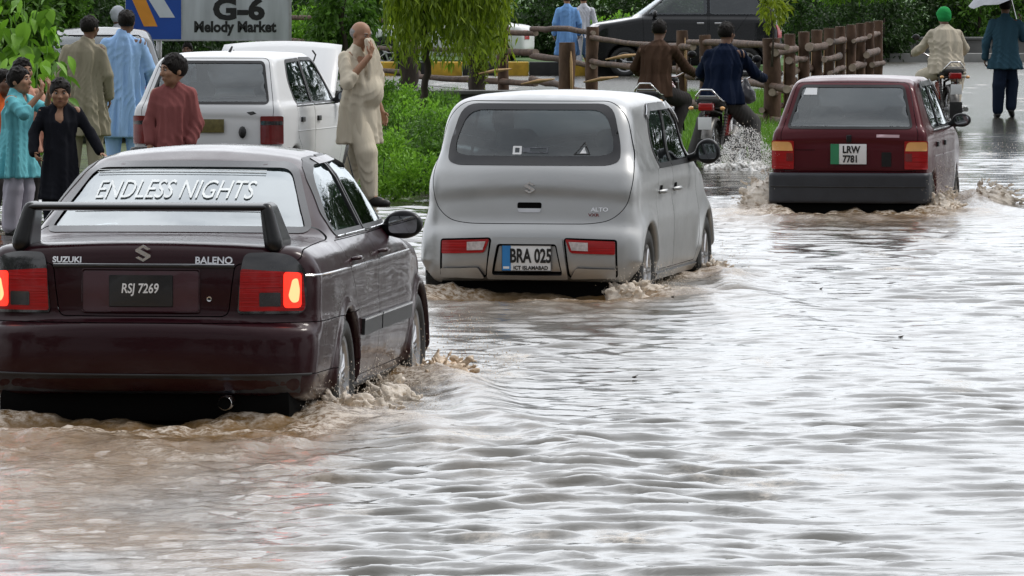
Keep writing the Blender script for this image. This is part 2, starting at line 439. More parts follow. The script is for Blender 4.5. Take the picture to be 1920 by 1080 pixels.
# ------------------------------------------------------------------ body shells: cutting panels and laying patches
def rounded(poly, r=.03, n=5):
    out = []; N = len(poly)
    for i in range(N):
        p = Vector(poly[i]); a = Vector(poly[i - 1]); b = Vector(poly[(i + 1) % N])
        rr = r[i] if hasattr(r, '__len__') else r
        da, db = (a - p), (b - p); l = min(rr, da.length * .48, db.length * .48)
        if l < 1e-4: out.append(tuple(p)); continue
        s = p + da.normalized() * l; e = p + db.normalized() * l
        for k in range(n + 1):
            t = k / n; out.append(tuple((1 - t) ** 2 * s + 2 * t * (1 - t) * p + t * t * e))
    return out
def mirror2(poly): return [(-a, b) for a, b in reversed(poly)]
def sym(half):
    """half outline (x>=0) listed from bottom to top -> closed symmetric outline"""
    return list(half) + [(-a, b) for a, b in reversed(half)]
def inset(poly, d):
    """offset outline inwards by d (negative grows)"""
    P = [Vector(p) for p in poly]; n = len(P)
    area = sum(P[i].x * P[(i + 1) % n].y - P[(i + 1) % n].x * P[i].y for i in range(n))
    sg = 1 if area > 0 else -1; out = []
    for i in range(n):
        e1 = (P[i] - P[i - 1]); e2 = (P[(i + 1) % n] - P[i])
        if e1.length < 1e-7: e1 = e2
        if e2.length < 1e-7: e2 = e1
        n1 = Vector((-e1.y, e1.x)).normalized() * sg; n2 = Vector((-e2.y, e2.x)).normalized() * sg
        m = (n1 + n2); m = n1 if m.length < 1e-5 else m.normalized()
        c = max(.5, m.dot(n1)); out.append(tuple(P[i] + m * d / c))
    return out

class Shell:
    """a dense car skin in local coordinates"""
    def __init__(self, V, Q):
        self.bm = bmesh.new()
        vs = [self.bm.verts.new(p) for p in V]
        for q in Q:
            try: self.bm.faces.new([vs[i] for i in q])
            except ValueError: pass
        self.bm.verts.index_update(); self.bm.faces.index_update()
        self.bvh = BVHTree.FromPolygons([tuple(p) for p in V], [tuple(int(i) for i in q) for q in Q])
    def hit(self, a, b, axis):
        if axis == 'rear': o, d = (a, -3, b), (0, 1, 0)
        elif axis == 'front': o, d = (a, 8, b), (0, -1, 0)
        elif axis == 'right': o, d = (3, a, b), (-1, 0, 0)
        elif axis == 'left': o, d = (-3, a, b), (1, 0, 0)
        else: o, d = (a, b, 4), (0, 0, -1)
        p, n, _, _ = self.bvh.ray_cast(Vector(o), Vector(d))
        return p, n
    def faces_near(self, poly, axis, pad=.05):
        P = np.array(poly); lo = P.min(0) - pad; hi = P.max(0) + pad
        i, j = (0, 2) if axis in ('rear', 'front') else ((1, 2) if axis in ('right', 'left') else (0, 1))
        s = {'rear': lambda f, c: f.normal.y < .15 and c.y < 1.9, 'front': lambda f, c: f.normal.y > -.15 and c.y > 1.5,
             'right': lambda f, c: f.normal.x > .1 and c.x > .2, 'left': lambda f, c: f.normal.x < -.1 and c.x < -.2,
             'top': lambda f, c: f.normal.z > .2}[axis]
        out = []
        for f in self.bm.faces:
            v = f.verts[0].co
            if lo[0] < v[i] < hi[0] and lo[1] < v[j] < hi[1]:
                if s(f, v): out.append(f)
        return out, i, j
    def inside(self, poly, axis):
        fs, i, j = self.faces_near(poly, axis)
        if not fs: return []
        C = np.array([f.calc_center_median()[:] for f in fs])
        return [f for f, q in zip(fs, in_poly(C[:, i], C[:, j], poly)) if q]
    def cut(self, poly, axis):
        fs, i, j = self.faces_near(poly, axis); n = len(poly); G = .05; bins = {}
        def put(f):
            v = f.verts[0].co; bins.setdefault((int(v[i] // G), int(v[j] // G)), set()).add(f)
        for f in fs: put(f)
        for k in range(n):
            a = poly[k]; b = poly[(k + 1) % n]
            ex, ez = b[0] - a[0], b[1] - a[1]; l = math.hypot(ex, ez)
            if l < 1e-6: continue
            cells = set()
            for t in range(int(l / (G * .5)) + 2):
                tt = min(1, t * G * .5 / l); ci, cj = int((a[0] + ex * tt) // G), int((a[1] + ez * tt) // G)
                for u in (-1, 0, 1):
                    for w in (-1, 0, 1): cells.add((ci + u, cj + w))
            ex /= l; ez /= l; sel = []
            for c in cells:
                for f in bins.get(c, ()):
                    if not f.is_valid: continue
                    near = False; mn = 1e9; mx = -1e9
                    for v in f.verts:
                        co = v.co; dx, dz = co[i] - a[0], co[j] - a[1]
                        s_ = dz * ex - dx * ez
                        if -.02 < dx * ex + dz * ez < l + .02: near = True
                        if s_ < mn: mn = s_
                        if s_ > mx: mx = s_
                    if near and mn < -1e-6 and mx > 1e-6: sel.append(f)
            if not sel: continue
            sel = list(set(sel))
            co = Vector((0, 0, 0)); no = Vector((0, 0, 0)); co[i], co[j] = a; no[i], no[j] = -ez, ex
            es = list({e for f in sel for e in f.edges}); vs = list({v for f in sel for v in f.verts})
            r = bmesh.ops.bisect_plane(self.bm, geom=vs + es + sel, dist=1e-5, plane_co=co, plane_no=no)
            for g in r['geom']:
                if isinstance(g, bmesh.types.BMFace): put(g)
    def remove(self, poly, axis):
        self.cut(poly, axis); f = self.inside(poly, axis); bmesh.ops.delete(self.bm, geom=f, context='FACES')
    def take(self, poly, axis, name, mt, parent, gap=.004):
        """separate the panel inside the outline as an object of its own, leaving a real shut line"""
        if gap:
            inn = inset(poly, gap); self.cut(poly, axis); self.cut(inn, axis)
            fs = self.inside(inn, axis); fs_ = set(fs)
            bmesh.ops.delete(self.bm, geom=[f for f in self.inside(poly, axis) if f not in fs_], context='FACES')
        else: self.cut(poly, axis); fs = self.inside(poly, axis)
        nb = bmesh.new(); mp = {}
        for f in fs:
            vs = []
            for v in f.verts:
                if v not in mp: mp[v] = nb.verts.new(v.co)
                vs.append(mp[v])
            try: nb.faces.new(vs)
            except ValueError: pass
        bmesh.ops.delete(self.bm, geom=fs, context='FACES')
        return self._out(nb, name, mt, parent)
    def _out(self, nb, name, mt, parent):
        me = bpy.data.meshes.new(name); nb.to_mesh(me); nb.free()
        me.materials.append(mt); me.polygons.foreach_set('use_smooth', np.full(len(me.polygons), True))
        o = bpy.data.objects.new(name, me); COL.objects.link(o); o.parent = parent; return o
    def finish(self, name, mt, parent):
        lone = [v for v in self.bm.verts if not v.link_faces]
        bmesh.ops.delete(self.bm, geom=lone, context='VERTS')
        return self._out(self.bm, name, mt, parent)
    def patch(self, outer, axis, name, mt, parent, off=.002, holes=(), step=.03, thick=0.0):
        """a sheet that follows the skin inside the outline"""
        outer = densify(outer, step); hs = [densify(h, step) for h in holes]
        pts = list(outer); edges = [(i, (i + 1) % len(outer)) for i in range(len(outer))]
        for h in hs:
            b = len(pts); pts += h; edges += [(b + i, b + (i + 1) % len(h)) for i in range(len(h))]
        A = np.array(outer); lo, hi = A.min(0), A.max(0)
        gx, gz = np.meshgrid(np.arange(lo[0] + step / 2, hi[0], step), np.arange(lo[1] + step / 2, hi[1], step))
        gx, gz = gx.ravel(), gz.ravel()
        if len(gx):
            keep = sdf_poly(gx, gz, outer) < -step * .35
            for h in hs: keep &= sdf_poly(gx, gz, h) > step * .35
            pts = pts + list(zip(gx[keep], gz[keep]))
        r = delaunay_2d_cdt([Vector(p) for p in pts], edges, [], 0, 1e-6)
        P2 = r[0]; T = r[2]
        C = np.array([[sum(P2[i].x for i in t) / 3, sum(P2[i].y for i in t) / 3] for t in T])
        ok = in_poly(C[:, 0], C[:, 1], outer)
        for h in hs: ok &= ~in_poly(C[:, 0], C[:, 1], h)
        V = []; last = None
        for p in P2:
            q, nn = self.hit(p.x, p.y, axis)
            if q is None: q, nn = (last if last else (Vector((0, 0, 0)), Vector((0, -1, 0))))
            last = (q, nn); V.append((q, nn))
        tr = [t for t, o in zip(T, ok) if o]
        mb = MB(); n = len(V)
        top = [q + nn * off for q, nn in V]
        if thick:
            bot = [q + nn * (off - thick) for q, nn in V]
            edg = {}
            for t in tr:
                for a, b in ((t[0], t[1]), (t[1], t[2]), (t[2], t[0])): edg[(a, b)] = edg.get((a, b), 0) + 1
            side = [(a, b, b + n, a + n) for (a, b) in edg if (b, a) not in edg]
            o = mk(name, top + bot, tr + side, mt, parent, True)
        else:
            o = mk(name, top, tr, mt, parent, True)
        want = {'rear': Vector((0, -1, 0)), 'front': Vector((0, 1, 0)), 'right': Vector((1, 0, 0)), 'left': Vector((-1, 0, 0)), 'top': Vector((0, 0, 1))}[axis]
        me = o.data
        if len(me.polygons) and sum(me.polygons[k].normal.dot(want) * me.polygons[k].area for k in range(len(tr))) < 0: me.flip_normals()
        if thick:
            try: me.set_sharp_from_angle(angle=rad(50))
            except Exception: pass
        return o
    def line(self, pts, axis, off=0.0, step=.03, closed=False):
        d = densify(pts, step, closed); out = []
        for a, b in d:
            q, n = self.hit(a, b, axis)
            if q is not None: out.append(q + n * off)
        return out

def densify(poly, step, closed=True):
    out = []; n = len(poly)
    for i in range(n if closed else n - 1):
        a = poly[i]; b = poly[(i + 1) % n]; l = math.hypot(b[0] - a[0], b[1] - a[1]); k = max(1, int(l / step))
        for t in range(k):
            out.append((a[0] + (b[0] - a[0]) * t / k, a[1] + (b[1] - a[1]) * t / k))
    if not closed: out.append(tuple(poly[-1]))
    res = []
    for p in out:
        if not res or math.hypot(p[0] - res[-1][0], p[1] - res[-1][1]) > 1e-4: res.append(p)
    return res

def text2d(s, size, bold=0.0, shear=0.0, squeeze=1.0, res=3):
    """triangulated letters, centred"""
    cu = bpy.data.curves.new('t', 'FONT'); cu.body = s; cu.size = size; cu.offset = bold; cu.resolution_u = res; cu.shear = shear
    cu.fill_mode = 'BOTH'
    o = bpy.data.objects.new('t', cu); COL.objects.link(o)
    dg = bpy.context.evaluated_depsgraph_get(); me = bpy.data.meshes.new_from_object(o.evaluated_get(dg))
    V = [(v.co.x * squeeze, v.co.y) for v in me.vertices]; Fc = [tuple(p.vertices) for p in me.polygons]
    bpy.data.objects.remove(o); bpy.data.curves.remove(cu); bpy.data.meshes.remove(me)
    A = np.array(V); c = (A.min(0) + A.max(0)) / 2
    return [(x - c[0], y - c[1]) for x, y in V], Fc
def text_on(shell, s, size, x, z, axis, name, mt, parent, off=.006, bend=0.0, **k):
    V, Fc = text2d(s, size, **k); P = []
    for a, b in V:
        q, n = shell.hit(x + a, z + b - bend * a * a, axis); P.append(q + n * off if q is not None else Vector((x + a, 0, z + b)))
    return mk(name, P, Fc, mt, parent, False)
def text_flat(s, size, M, name, mt, parent, **k):
    V, Fc = text2d(s, size, **k)
    return mk(name, [M @ Vector((a, 0, b)) for a, b in V], Fc, mt, parent, False)

def wheel(parent, c, r, w, side, rimr, style, spokes=8):
    """wheel > tyre, rim ; side +1 right"""
    e = MB(); e.lathe([(-w * .3, .001), (-w * .3, rimr * .55), (-w * .25, rimr * .6), (w * .05, rimr * .55), (w * .1, .04), (w * .1, .001)], 24, 'x')
    wo = e.build('wheel', M_dark, parent, angle=35); wo.location = c; wo.rotation_euler = (0, 0, 0 if side > 0 else math.pi)
    t = MB(); h = w / 2
    prof = [(-h * .7, rimr), (-h * .95, rimr + .02), (-h, (r + rimr) / 2), (-h * .92, r - .018), (-h * .75, r - .004), (-h * .3, r), (h * .3, r), (h * .75, r - .004), (h * .92, r - .018), (h, (r + rimr) / 2), (h * .95, rimr + .02), (h * .7, rimr)]
    t.lathe(prof, 48, 'x')
    for k in range(44):   # tread blocks
        a = 2 * math.pi * k / 44
        M = Matrix.Rotation(a, 4, 'X')
        t.box((-h * .8, -.009, r - .006), (h * .8, .009, r + .005), M=M)
    t.build('tyre', M_tyre, wo, angle=40)
    m = MB()
    m.lathe([(-h * .7, rimr - .002), (h * .55, rimr - .012), (h * .72, rimr + .004), (h * .78, rimr + .006), (h * .74, rimr - .014), (h * .45, rimr - .022), (-h * .6, rimr - .03)], 48, 'x')
    if style == 'mesh':
        for k in range(spokes):
            a = 2 * math.pi * k / spokes
            for da in (-.16, .16):
                m.tube([(h * .55, .045 * math.cos(a), .045 * math.sin(a)), (h * .62, rimr * .55 * math.cos(a + da), rimr * .55 * math.sin(a + da)), (h * .5, (rimr - .01) * math.cos(a - da * .4), (rimr - .01) * math.sin(a - da * .4))], .009, 6)
    elif style == 'spoke':
        for k in range(spokes):
            a = 2 * math.pi * k / spokes
            m.tube([(h * .5, .03 * math.cos(a), .03 * math.sin(a)), (h * .56, rimr * .5 * math.cos(a), rimr * .5 * math.sin(a)), (h * .5, (rimr - .01) * math.cos(a), (rimr - .01) * math.sin(a))], [.026, .02, .024], 8, squash=.6)
    else:
        m.lathe([(h * .2, rimr - .02), (h * .35, rimr * .8), (h * .5, rimr * .55), (h * .3, rimr * .3), (h * .45, .04), (h * .5, .001)], 32, 'x')
        for k in range(spokes):
            a = 2 * math.pi * (k + .5) / spokes
            m.ball((h * .42, rimr * .76 * math.cos(a), rimr * .76 * math.sin(a)), .018, 1, sc=(.5, 1, 1))
    m.lathe([(h * .3, .05), (h * .62, .045), (h * .7, .03), (h * .7, .001)], 20, 'x')
    m.build('rim', M_alloy, wo, angle=40)
    return wo

def mirror_part(parent, x, y, z, side, mt, sz=(.11, .07, .075), arm=.06):
    b = MB()
    M = Matrix.Translation((x + side * (arm + sz[0]), y, z))
    F = Field((-.2, -.15, -.15), (.2, .15, .15), .008)
    F.ell((0, 0, 0), (sz[0], sz[1], sz[2]), .01).ell((0, -sz[1] * .2, 0), (sz[0] * .9, sz[1] * .7, sz[2] * .95), .02)
    F.cap((-side * (sz[0] * .6), .01, -.02), (-side * (sz[0] + arm), .02, -.05), .03, .028, .03)
    s, X, Y, Z = F.sub((-.2, -.15, -.15), (.2, .15, .15)); F.D[s] = smax(F.D[s], -(Y + sz[1] * .55) + 0 * X + 0 * Z, .012)
    o = F.mesh('wing_mirror', mt, parent, 1); o.location = M.to_translation()
    g = MB(); ol = rounded([(-sz[0] * .72, -sz[2] * .62), (sz[0] * .72, -sz[2] * .62), (sz[0] * .76, sz[2] * .62), (-sz[0] * .7, sz[2] * .62)], .03)
    g.ext(ol, -sz[1] * .6, -sz[1] * .5); g.build('mirror_glass', M_mirror, o)
    return o
M_mirror = mat('mirror_glass', (.5, .52, .55), .03, .02, 3, metal=1.0)
# ------------------------------------------------------------------ cars
def car_field(low, wl, pl, gre, wg, pg, rc=.06, rp=.10, fc=.06, k1=.07, k2=.08, ks=.04, crown=.05, gcurve=.06, arches=(), ar=.33, extra=None, blur=.025, shelf=None):
    TL = Table(low, blur); TG = Table(gre, blur)
    WL = curve(wl, .02); PL = curve(pl, .10); WG = curve(wg, .02); PG = curve(pg, .12)
    def f(X, Y, Z):
        ax = np.abs(X); q = (ax / .75) ** 2
        rw = np.clip(1 - Y / 1.0, 0, 1); fw = np.clip((Y - 2.2) / 1.0, 0, 1)
        yy = Y - rc * q * rw - rp * q ** 3 * rw + fc * q * fw + rp * q ** 3 * fw
        dl = smax(TL(yy, Z + .03 * q), ax - WL(Z) * PL(Y), k1)
        yg = Y - gcurve * (ax / .6) ** 2 * np.clip((1.9 - Y) / 1.0, 0, 1) + gcurve * (ax / .6) ** 2 * np.clip((Y - 2.0) / .8, 0, 1)
        dg = smax(TG(yg, Z + crown * (ax / .6) ** 2), (ax - WG(Z) * PG(Y)) * .93, k2)
        d = smin(dl, dg, ks)
        if extra: d = extra(d, X, Y, Z)
        for (ay, az) in arches:
            c = np.sqrt((Y - ay) ** 2 + (Z - az) ** 2) - ar
            c = smax(c, .50 - ax, .02); d = smax(d, -c, .02)
        return d
    return f

def seats(parent, y0, zf, n=2, dx=.36, h=.62, hr=True, w=.16):
    for s in ((-1, 1) if n == 2 else (0,)):
        b = Field((s * dx - w - .1, y0 - .35, zf - .1), (s * dx + w + .1, y0 + .6, zf + h + .35), .02)
        b.cap((s * dx - w * .5, y0 + .3, zf), (s * dx + w * .5, y0 + .3, zf), .12, k=.03)
        b.cap((s * dx - w * .45, y0, zf + .05), (s * dx - w * .35, y0 - .12, zf + h - .1), .09, .08, .05)
        b.cap((s * dx + w * .45, y0, zf + .05), (s * dx + w * .35, y0 - .12, zf + h - .1), .09, .08, .05)
        b.cap((s * dx, y0, zf + .05), (s * dx, y0 - .12, zf + h - .1), .1, .09, .05)
        o = b.mesh('seat', M_seat, parent, 1)
        if hr:
            c = Field((s * dx - .25, y0 - .32, zf + h - .1), (s * dx + .25, y0 + .1, zf + h + .3), .015)
            c.cap((s * dx - .07, y0 - .13, zf + h + .10), (s * dx + .07, y0 - .13, zf + h + .10), .075, k=.03, sq=(1, 1.3, 1))
            c.cap((s * dx, y0 - .13, zf + h - .06), (s * dx, y0 - .13, zf + h + .08), .02, k=.02)
            c.mesh('headrest', M_seat, o, 1)
def rear_bench(parent, y0, z0, z1, w):
    m = MB(); m.box((-w, y0, z0), (w, y0 + .14, z1), bev=.05); m.build('seat', M_seat, parent, angle=60)
def parcel(parent, y0, y1, z, w):
    m = MB(); m.box((-w, y0, z - .02), (w, y1, z), bev=.008); m.build('parcel_shelf', M_seat, parent, angle=60)
def dash(parent, y, z, w, right=True):
    m = MB(); m.box((-w, y, z - .25), (w, y + .45, z), bev=.06); o = m.build('dashboard', M_dark, parent, angle=60)
    t = MB(); c = Vector((.34, y - .12, z - .04)); M = Matrix.Translation(c) @ Matrix.Rotation(rad(-25), 4, 'X')
    t.tube([M @ Vector((.18 * math.cos(a), 0, .18 * math.sin(a))) for a in [2 * math.pi * k / 24 for k in range(25)]], .014, 6)
    t.build('steering_wheel', M_dark, o, angle=60)

G_sky = glass('rear_glass_bright', (.42, .50, .51), .34)
G_mid = glass('rear_glass', (.74, .85, .88), .09)
G_side = glass('side_glass', (.36, .47, .44), .14); G_ws = glass('windscreen_glass', (.74, .80, .79), .05)
G_grey = glass('rear_glass_grey', (.70, .73, .78), .10)

M_red_lamp = mat('lamp_red', (.34, .004, .005), .3, .3, 25, .5, 14, stretch=(.15, .15, 6), coat=.3, spec=.3)
M_red_dark = mat('lamp_dark_red', (.17, .012, .012), .2, .2, 10, coat=.8)
def lit(name, col, st):
    m = mat(name, col, .25, .1, 10); b = nt(m)[2]; setp(b, em=st, emc=col); return m
M_red_on = lit('lamp_red_lit', (1.0, .03, .015), 1.3)
M_red_hot = lit('lamp_red_bulb', (1.0, .16, .07), 4.0)
M_amber = mat('lamp_amber', (.80, .42, .14), .22, .08, 10, coat=.8)
M_clear = mat('lamp_clear', (.55, .50, .50), .15, .25, 40, coat=.8)
M_smoke = mat('lamp_smoked', (.025, .025, .028), .15, .2, 10, coat=1.0)
M_pwhite = mat('plate_white', (.78, .79, .80), .4, .03, 10)
M_pblack = mat('plate_black', (.01, .01, .012), .3, .1, 10, coat=.5)
M_letter = mat('letter_white', (.82, .83, .84), .5, .03, 10)
M_ink = mat('letter_black', (.01, .01, .01), .5, .05, 10)

M_lett2 = mat('faded_lettering', (.74, .77, .77), .5, .12, 30)
P_maroon = paint('paint_maroon', (.021, .0028, .0055), .08, .3, .5, .2, cior=1.36)
P_silver = paint('paint_silver', (.42, .425, .425), .68, .36, .35, .25, cr=.22)
P_red = paint('paint_dark_red', (.075, .006, .011), .15, .35, .5, .35, cr=.10)
P_white = paint('paint_old_white', (.70, .71, .72), .0, .4, .3, .3, cr=.15)

# ================= maroon sedan
def make_sedan():
    d = .15; Xc, Yc = W(267, 400)
    root = empty('sedan_car', (Xc, Yc, -d), -rad(7.2), 'dark maroon sedan with a black rear spoiler and white lettering across its rear window', 'car')
    low = [(.15, .26), (-.05, .29), (-.085, .36), (-.095, .46), (-.09, .57), (-.075, .615), (-.01, .63), (.0, .66), (-.005, .80), (.01, .93), (.035, .975), (.10, .992), (.75, 1.0), (2.0, .99), (3.05, .95), (3.55, .89), (3.95, .77), (4.08, .62), (4.1, .4), (4.02, .25), (3.6, .22), (.8, .22)]
    wl = [(.2, .765), (.28, .80), (.36, .825), (.45, .835), (.56, .838), (.60, .842), (.64, .832), (.82, .836), (.845, .83), (.90, .805), (.95, .775), (1.02, .74)]
    pl = [(-.12, .93), (.1, .965), (.5, .99), (1.2, 1), (3, 1), (3.5, .975), (4.1, .86)]
    gre = [(.66, .90), (.72, .985), (1.0, 1.15), (1.38, 1.335), (1.55, 1.378), (1.9, 1.395), (2.25, 1.392), (2.55, 1.36), (3.22, .98), (3.2, .88), (.7, .88)]
    wg = [(.9, .775), (1.0, .742), (1.1, .69), (1.3, .59), (1.36, .548), (1.42, .505)]
    pg = [(.6, .93), (1.2, .985), (1.9, 1), (2.5, 1), (3.2, .93)]
    def extra(dd, X, Y, Z):   # wheel-arch lips and front wing bulge
        for ay in (.92, 3.40):
            r = np.sqrt((Y - ay) ** 2 + (Z - .30) ** 2)
            t = np.sqrt((r - .345) ** 2 + (np.abs(X) - .815) ** 2) - .022 + np.clip(.30 - Z, 0, 1) * .5
            dd = smin(dd, t, .05)
        return dd
    f = car_field(low, wl, pl, gre, wg, pg, arches=((.92, .30), (3.40, .30)), ar=.335, extra=extra, ks=.05, k2=.11, crown=.06)
    V, Q = sdf_mesh(f, (-.95, -.2, .15), (.95, 4.2, 1.46), .0165)
    S = Shell(V, Q)
    # window outlines
    rw = rounded(sym([(.665, .995), (.50, 1.318)]), .07)
    rw = [(x, z + .012 * (1 - (x / .66) ** 2)) for x, z in densify(rw, .05)]
    S_rear_in = inset(rw, .028)
    rdoor = rounded([(1.13, .985), (1.90, .985), (1.90, 1.325), (1.62, 1.318), (1.42, 1.27), (1.16, 1.07)], [.03, .01, .03, .04, .1, .03])
    fdoor = rounded([(1.965, .985), (3.0, .985), (2.55, 1.29), (2.38, 1.325), (1.965, 1.327)], [.01, .03, .1, .06, .03])
    ws = rounded(sym([(.66, 1.005), (.52, 1.335)]), .06)
    # outer panels
    lid = rounded([(-.73, .972), (-.735, .90), (-.435, .885), (-.405, .64), (.405, .64), (.435, .885), (.735, .90), (.73, .972), (.66, 1.03), (-.66, 1.03)], [.02, .04, .03, .04, .04, .03, .04, .02, .05, .05])
    S.remove(S_rear_in, 'rear'); S.remove(inset(ws, .02), 'front')
    for sd, ax in ((1, 'right'), (-1, 'left')):
        S.remove(inset(rdoor, .012), ax); S.remove(inset(fdoor, .012), ax)
    glassrear = S.patch(inset(rw, .004), 'rear', 'rear_window', G_sky, root, off=-.004, step=.05)
    S.patch(rw, 'rear', 'window_seal', M_frit, root, off=.003, holes=[S_rear_in], step=.04)
    S.patch(ws, 'front', 'windscreen', G_ws, root, off=.0, step=.06)
    # white lettering with rules above and below it
    T = text_on(S, 'ENDLESS NIGHTS', .118, -.05, 1.203, 'rear', 'window_lettering', M_lett2, glassrear, off=.0015, bold=.0, shear=.12, squeeze=.86, bend=.04)
    m = MB()
    for z, hw in ((1.288, .42), (1.278, .42), (1.125, .44), (1.112, .48)):
        pts = S.line([(x - .05, z - .03 * x * x) for x in np.linspace(-hw, hw, 14)], 'rear', .004)
        m.tube(pts, .0022, 4)
    m.build('lettering_rule', M_lett2, glassrear)
    for sd, ax in ((1, 'right'), (-1, 'left')):
        bd = [(1.02, .30), (1.24, .28), (1.925, .28), (1.925, .955), (1.03, .955), (1.10, .80), (1.28, .62), (1.31, .40)]
        bd = rounded([(1.34, .28), (1.925, .28), (1.925, .962), (1.00, .962), (1.02, .84), (1.20, .70), (1.30, .55)], [.03, .01, .01, .03, .05, .1, .1])
        fd = rounded([(1.94, .28), (2.98, .28), (3.02, .55), (3.0, .962), (1.94, .962)], [.01, .06, .1, .02, .01])
        for nm, pl_, wn_, hy in (('door', bd, rdoor, 1.18), ('door', fd, fdoor, 2.06)):
            dr = S.take(pl_, ax, nm, P_maroon, root)
            S.patch(wn_, ax, 'side_window', G_side, dr, off=-.004, step=.06)
            fr = S.patch(inset(wn_, -.018), ax, 'window_frame', M_black, dr, off=.004, holes=[inset(wn_, .014)], step=.05, thick=.012)
            y0, y1 = min(p[0] for p in wn_), max(p[0] for p in wn_)
            k = MB(); k.tube(S.line([(y0 - .02, .972), (y1 + .02, .972)], ax, .006, closed=False), .006, 6); k.build('chrome_strip', M_chrome, dr, angle=60)
            q, n = S.hit(hy, .865, ax)
            h = MB(); h.tube([q + Vector((0, -.05, 0)), q + Vector((sd * .03, -.035, .004)), q + Vector((sd * .034, .03, .004)), q + Vector((0, .055, 0))], [.010, .014, .014, .010], 8, squash=.8); h.build('door_handle', P_maroon, dr, angle=60)
            # side rubbing strip with bright top edge
            yy0, yy1 = (1.34, 1.915) if hy < 1.5 else (1.95, 2.99)
            S.patch([(yy0, .485), (yy1, .485), (yy1, .565), (yy0, .565)], ax, 'side_moulding', M_black, dr, off=.016, step=.08, thick=.016)
            S.patch([(yy0, .556), (yy1, .556), (yy1, .566), (yy0, .566)], ax, 'side_moulding', M_chrome, dr, off=.0175, step=.08, thick=.004)
        for a, b in (((.12, .832), (1.0, .832)), ((1.03, .832), (1.91, .832)), ((1.95, .832), (2.99, .832))):
            k = MB(); k.tube(S.line([a, b], ax, .002, closed=False), .005, 5); k.build('chrome_strip', M_chrome, root, angle=60)
        # rain deflector over the windows
        S.patch([(1.75, 1.303), (2.36, 1.310), (2.60, 1.25), (2.62, 1.27), (2.38, 1.334), (1.75, 1.331)], ax, 'rain_deflector', P_maroon, root, off=.008, step=.06, thick=.005)
        # dark liners behind the openings
        S.patch([(.95, .22), (1.28, .22), (3.35, .22), (3.35, .24), (.95, .24)], ax, 'sill', M_black, root, off=.004, step=.1, thick=.01)
    trunk = S.take(lid, 'rear', 'boot_lid', P_maroon, root, gap=.005)
    # crease / finisher strip under the badges
    k = MB(); k.tube(S.line([(-.43, .876), (-.2, .879), (.2, .879), (.43, .876)], 'rear', .004, closed=False), .009, 6); k.build('lid_strip', M_black, trunk, angle=60)
    S.patch([(-.43, .884), (.43, .884), (.43, .888), (-.43, .888)], 'rear', 'chrome_strip', M_chrome, trunk, off=.008, step=.06)
    # recessed plate area
    S.patch(rounded([(-.285, .665), (.265, .665), (.265, .855), (-.285, .855)], .015), 'rear', 'plate_surround', P_recess, trunk, off=.006, holes=[rounded([(-.16, .685), (.145, .685), (.145, .835), (-.16, .835)], .006)], step=.05, thick=.006)
    k = MB(); k.tube(S.line(rounded([(-.29, .66), (.27, .66), (.27, .862), (-.29, .862)], .015), 'rear', .006, closed=True), .004, 5); k.build('plate_surround', P_maroon, trunk, angle=60)
    pl_ = S.patch(rounded([(-.158, .69), (.143, .69), (.143, .835), (-.158, .835)], .006), 'rear', 'number_plate', M_pblack, trunk, off=.012, step=.08, thick=.006)
    text_on(S, 'RSJ 7269', .062, -.01, .768, 'rear', 'plate_number', M_letter, pl_, off=.0145, bold=.0012, squeeze=.8, shear=.15)
    # badges
    badge_s(trunk, Matrix.Translation(S.hit(0, .938, 'rear')[0] + Vector((0, -.012, 0))), .042)
    text_on(S, 'SUZUKI', .036, -.365, .905, 'rear', 'badge', M_chrome, trunk, off=.006, bold=.0012, squeeze=1.15)
    text_on(S, 'BALENO', .044, .335, .905, 'rear', 'badge', M_chrome, trunk, off=.006, bold=.001, squeeze=1.05)
    q, n = S.hit(.315, .725, 'rear'); k = MB(); k.lathe([(-.006, .001), (-.008, .012), (0, .014)], 16, 'y', q); k.build('key_lock', M_chrome, trunk, angle=40)
    k = MB(); k.lathe([(-.0085, .001), (-.0085, .006)], 12, 'y', q); k.build('key_hole', M_seam, trunk)
    # tail lamps
    for s in (-1, 1):
        def mp(p): return [(s * a, b) for a, b in p] if s > 0 else [(s * a, b) for a, b in reversed(p)]
        lamp = rounded([(.445, .655), (.735, .655), (.755, .70), (.745, .86), (.69, .925), (.60, .938), (.475, .935), (.46, .86)], [.02, .03, .05, .05, .06, .04, .03, .03])
        L = S.patch(mp(lamp), 'rear', 'tail_lamp', M_smoke, root, off=.010, step=.04, thick=.012)
        S.patch(mp(rounded([(.452, .667), (.74, .667), (.745, .70), (.735, .845), (.46, .865)], .012)), 'rear', 'lamp_lens', M_red_lamp, L, off=.0125, step=.04, thick=.003)
        S.patch(mp(rounded([(.545, .69), (.64, .69), (.64, .755), (.545, .755)], .008)), 'rear', 'reverse_light', M_smoke, L, off=.0145, step=.05, thick=.003)
        S.patch(mp(rounded([(.652, .682), (.728, .682), (.728, .845), (.652, .850)], .02)), 'rear', 'brake_light', M_red_on, L, off=.0145, step=.04, thick=.003)
        S.patch(mp(rounded([(.672, .735), (.69, .705), (.716, .71), (.722, .765), (.712, .82), (.690, .815)], .02)), 'rear', 'brake_light', M_red_hot, L, off=.0155, step=.03, thick=.003)
    # bumper, its lower skirt, exhaust
    bmp = rounded([(-.95, .365), (.95, .365), (.95, .618), (-.95, .618)], .0)
    bump = S.take([(-.92, .37), (.92, .37), (.92, .615), (-.92, .615)], 'rear', 'rear_bumper', P_maroon, root, gap=.004)
    k = MB(); k.tube(S.line([(x, .372) for x in np.linspace(-.78, .78, 30)], 'rear', .006, closed=False), .006, 6); k.build('bumper_trim', M_dark, bump, angle=60)
    S.patch([(-.78, .26), (.78, .26), (.80, .366), (-.80, .366)], 'rear', 'bumper_skirt', M_navy, bump, off=.004, step=.06, thick=.01)
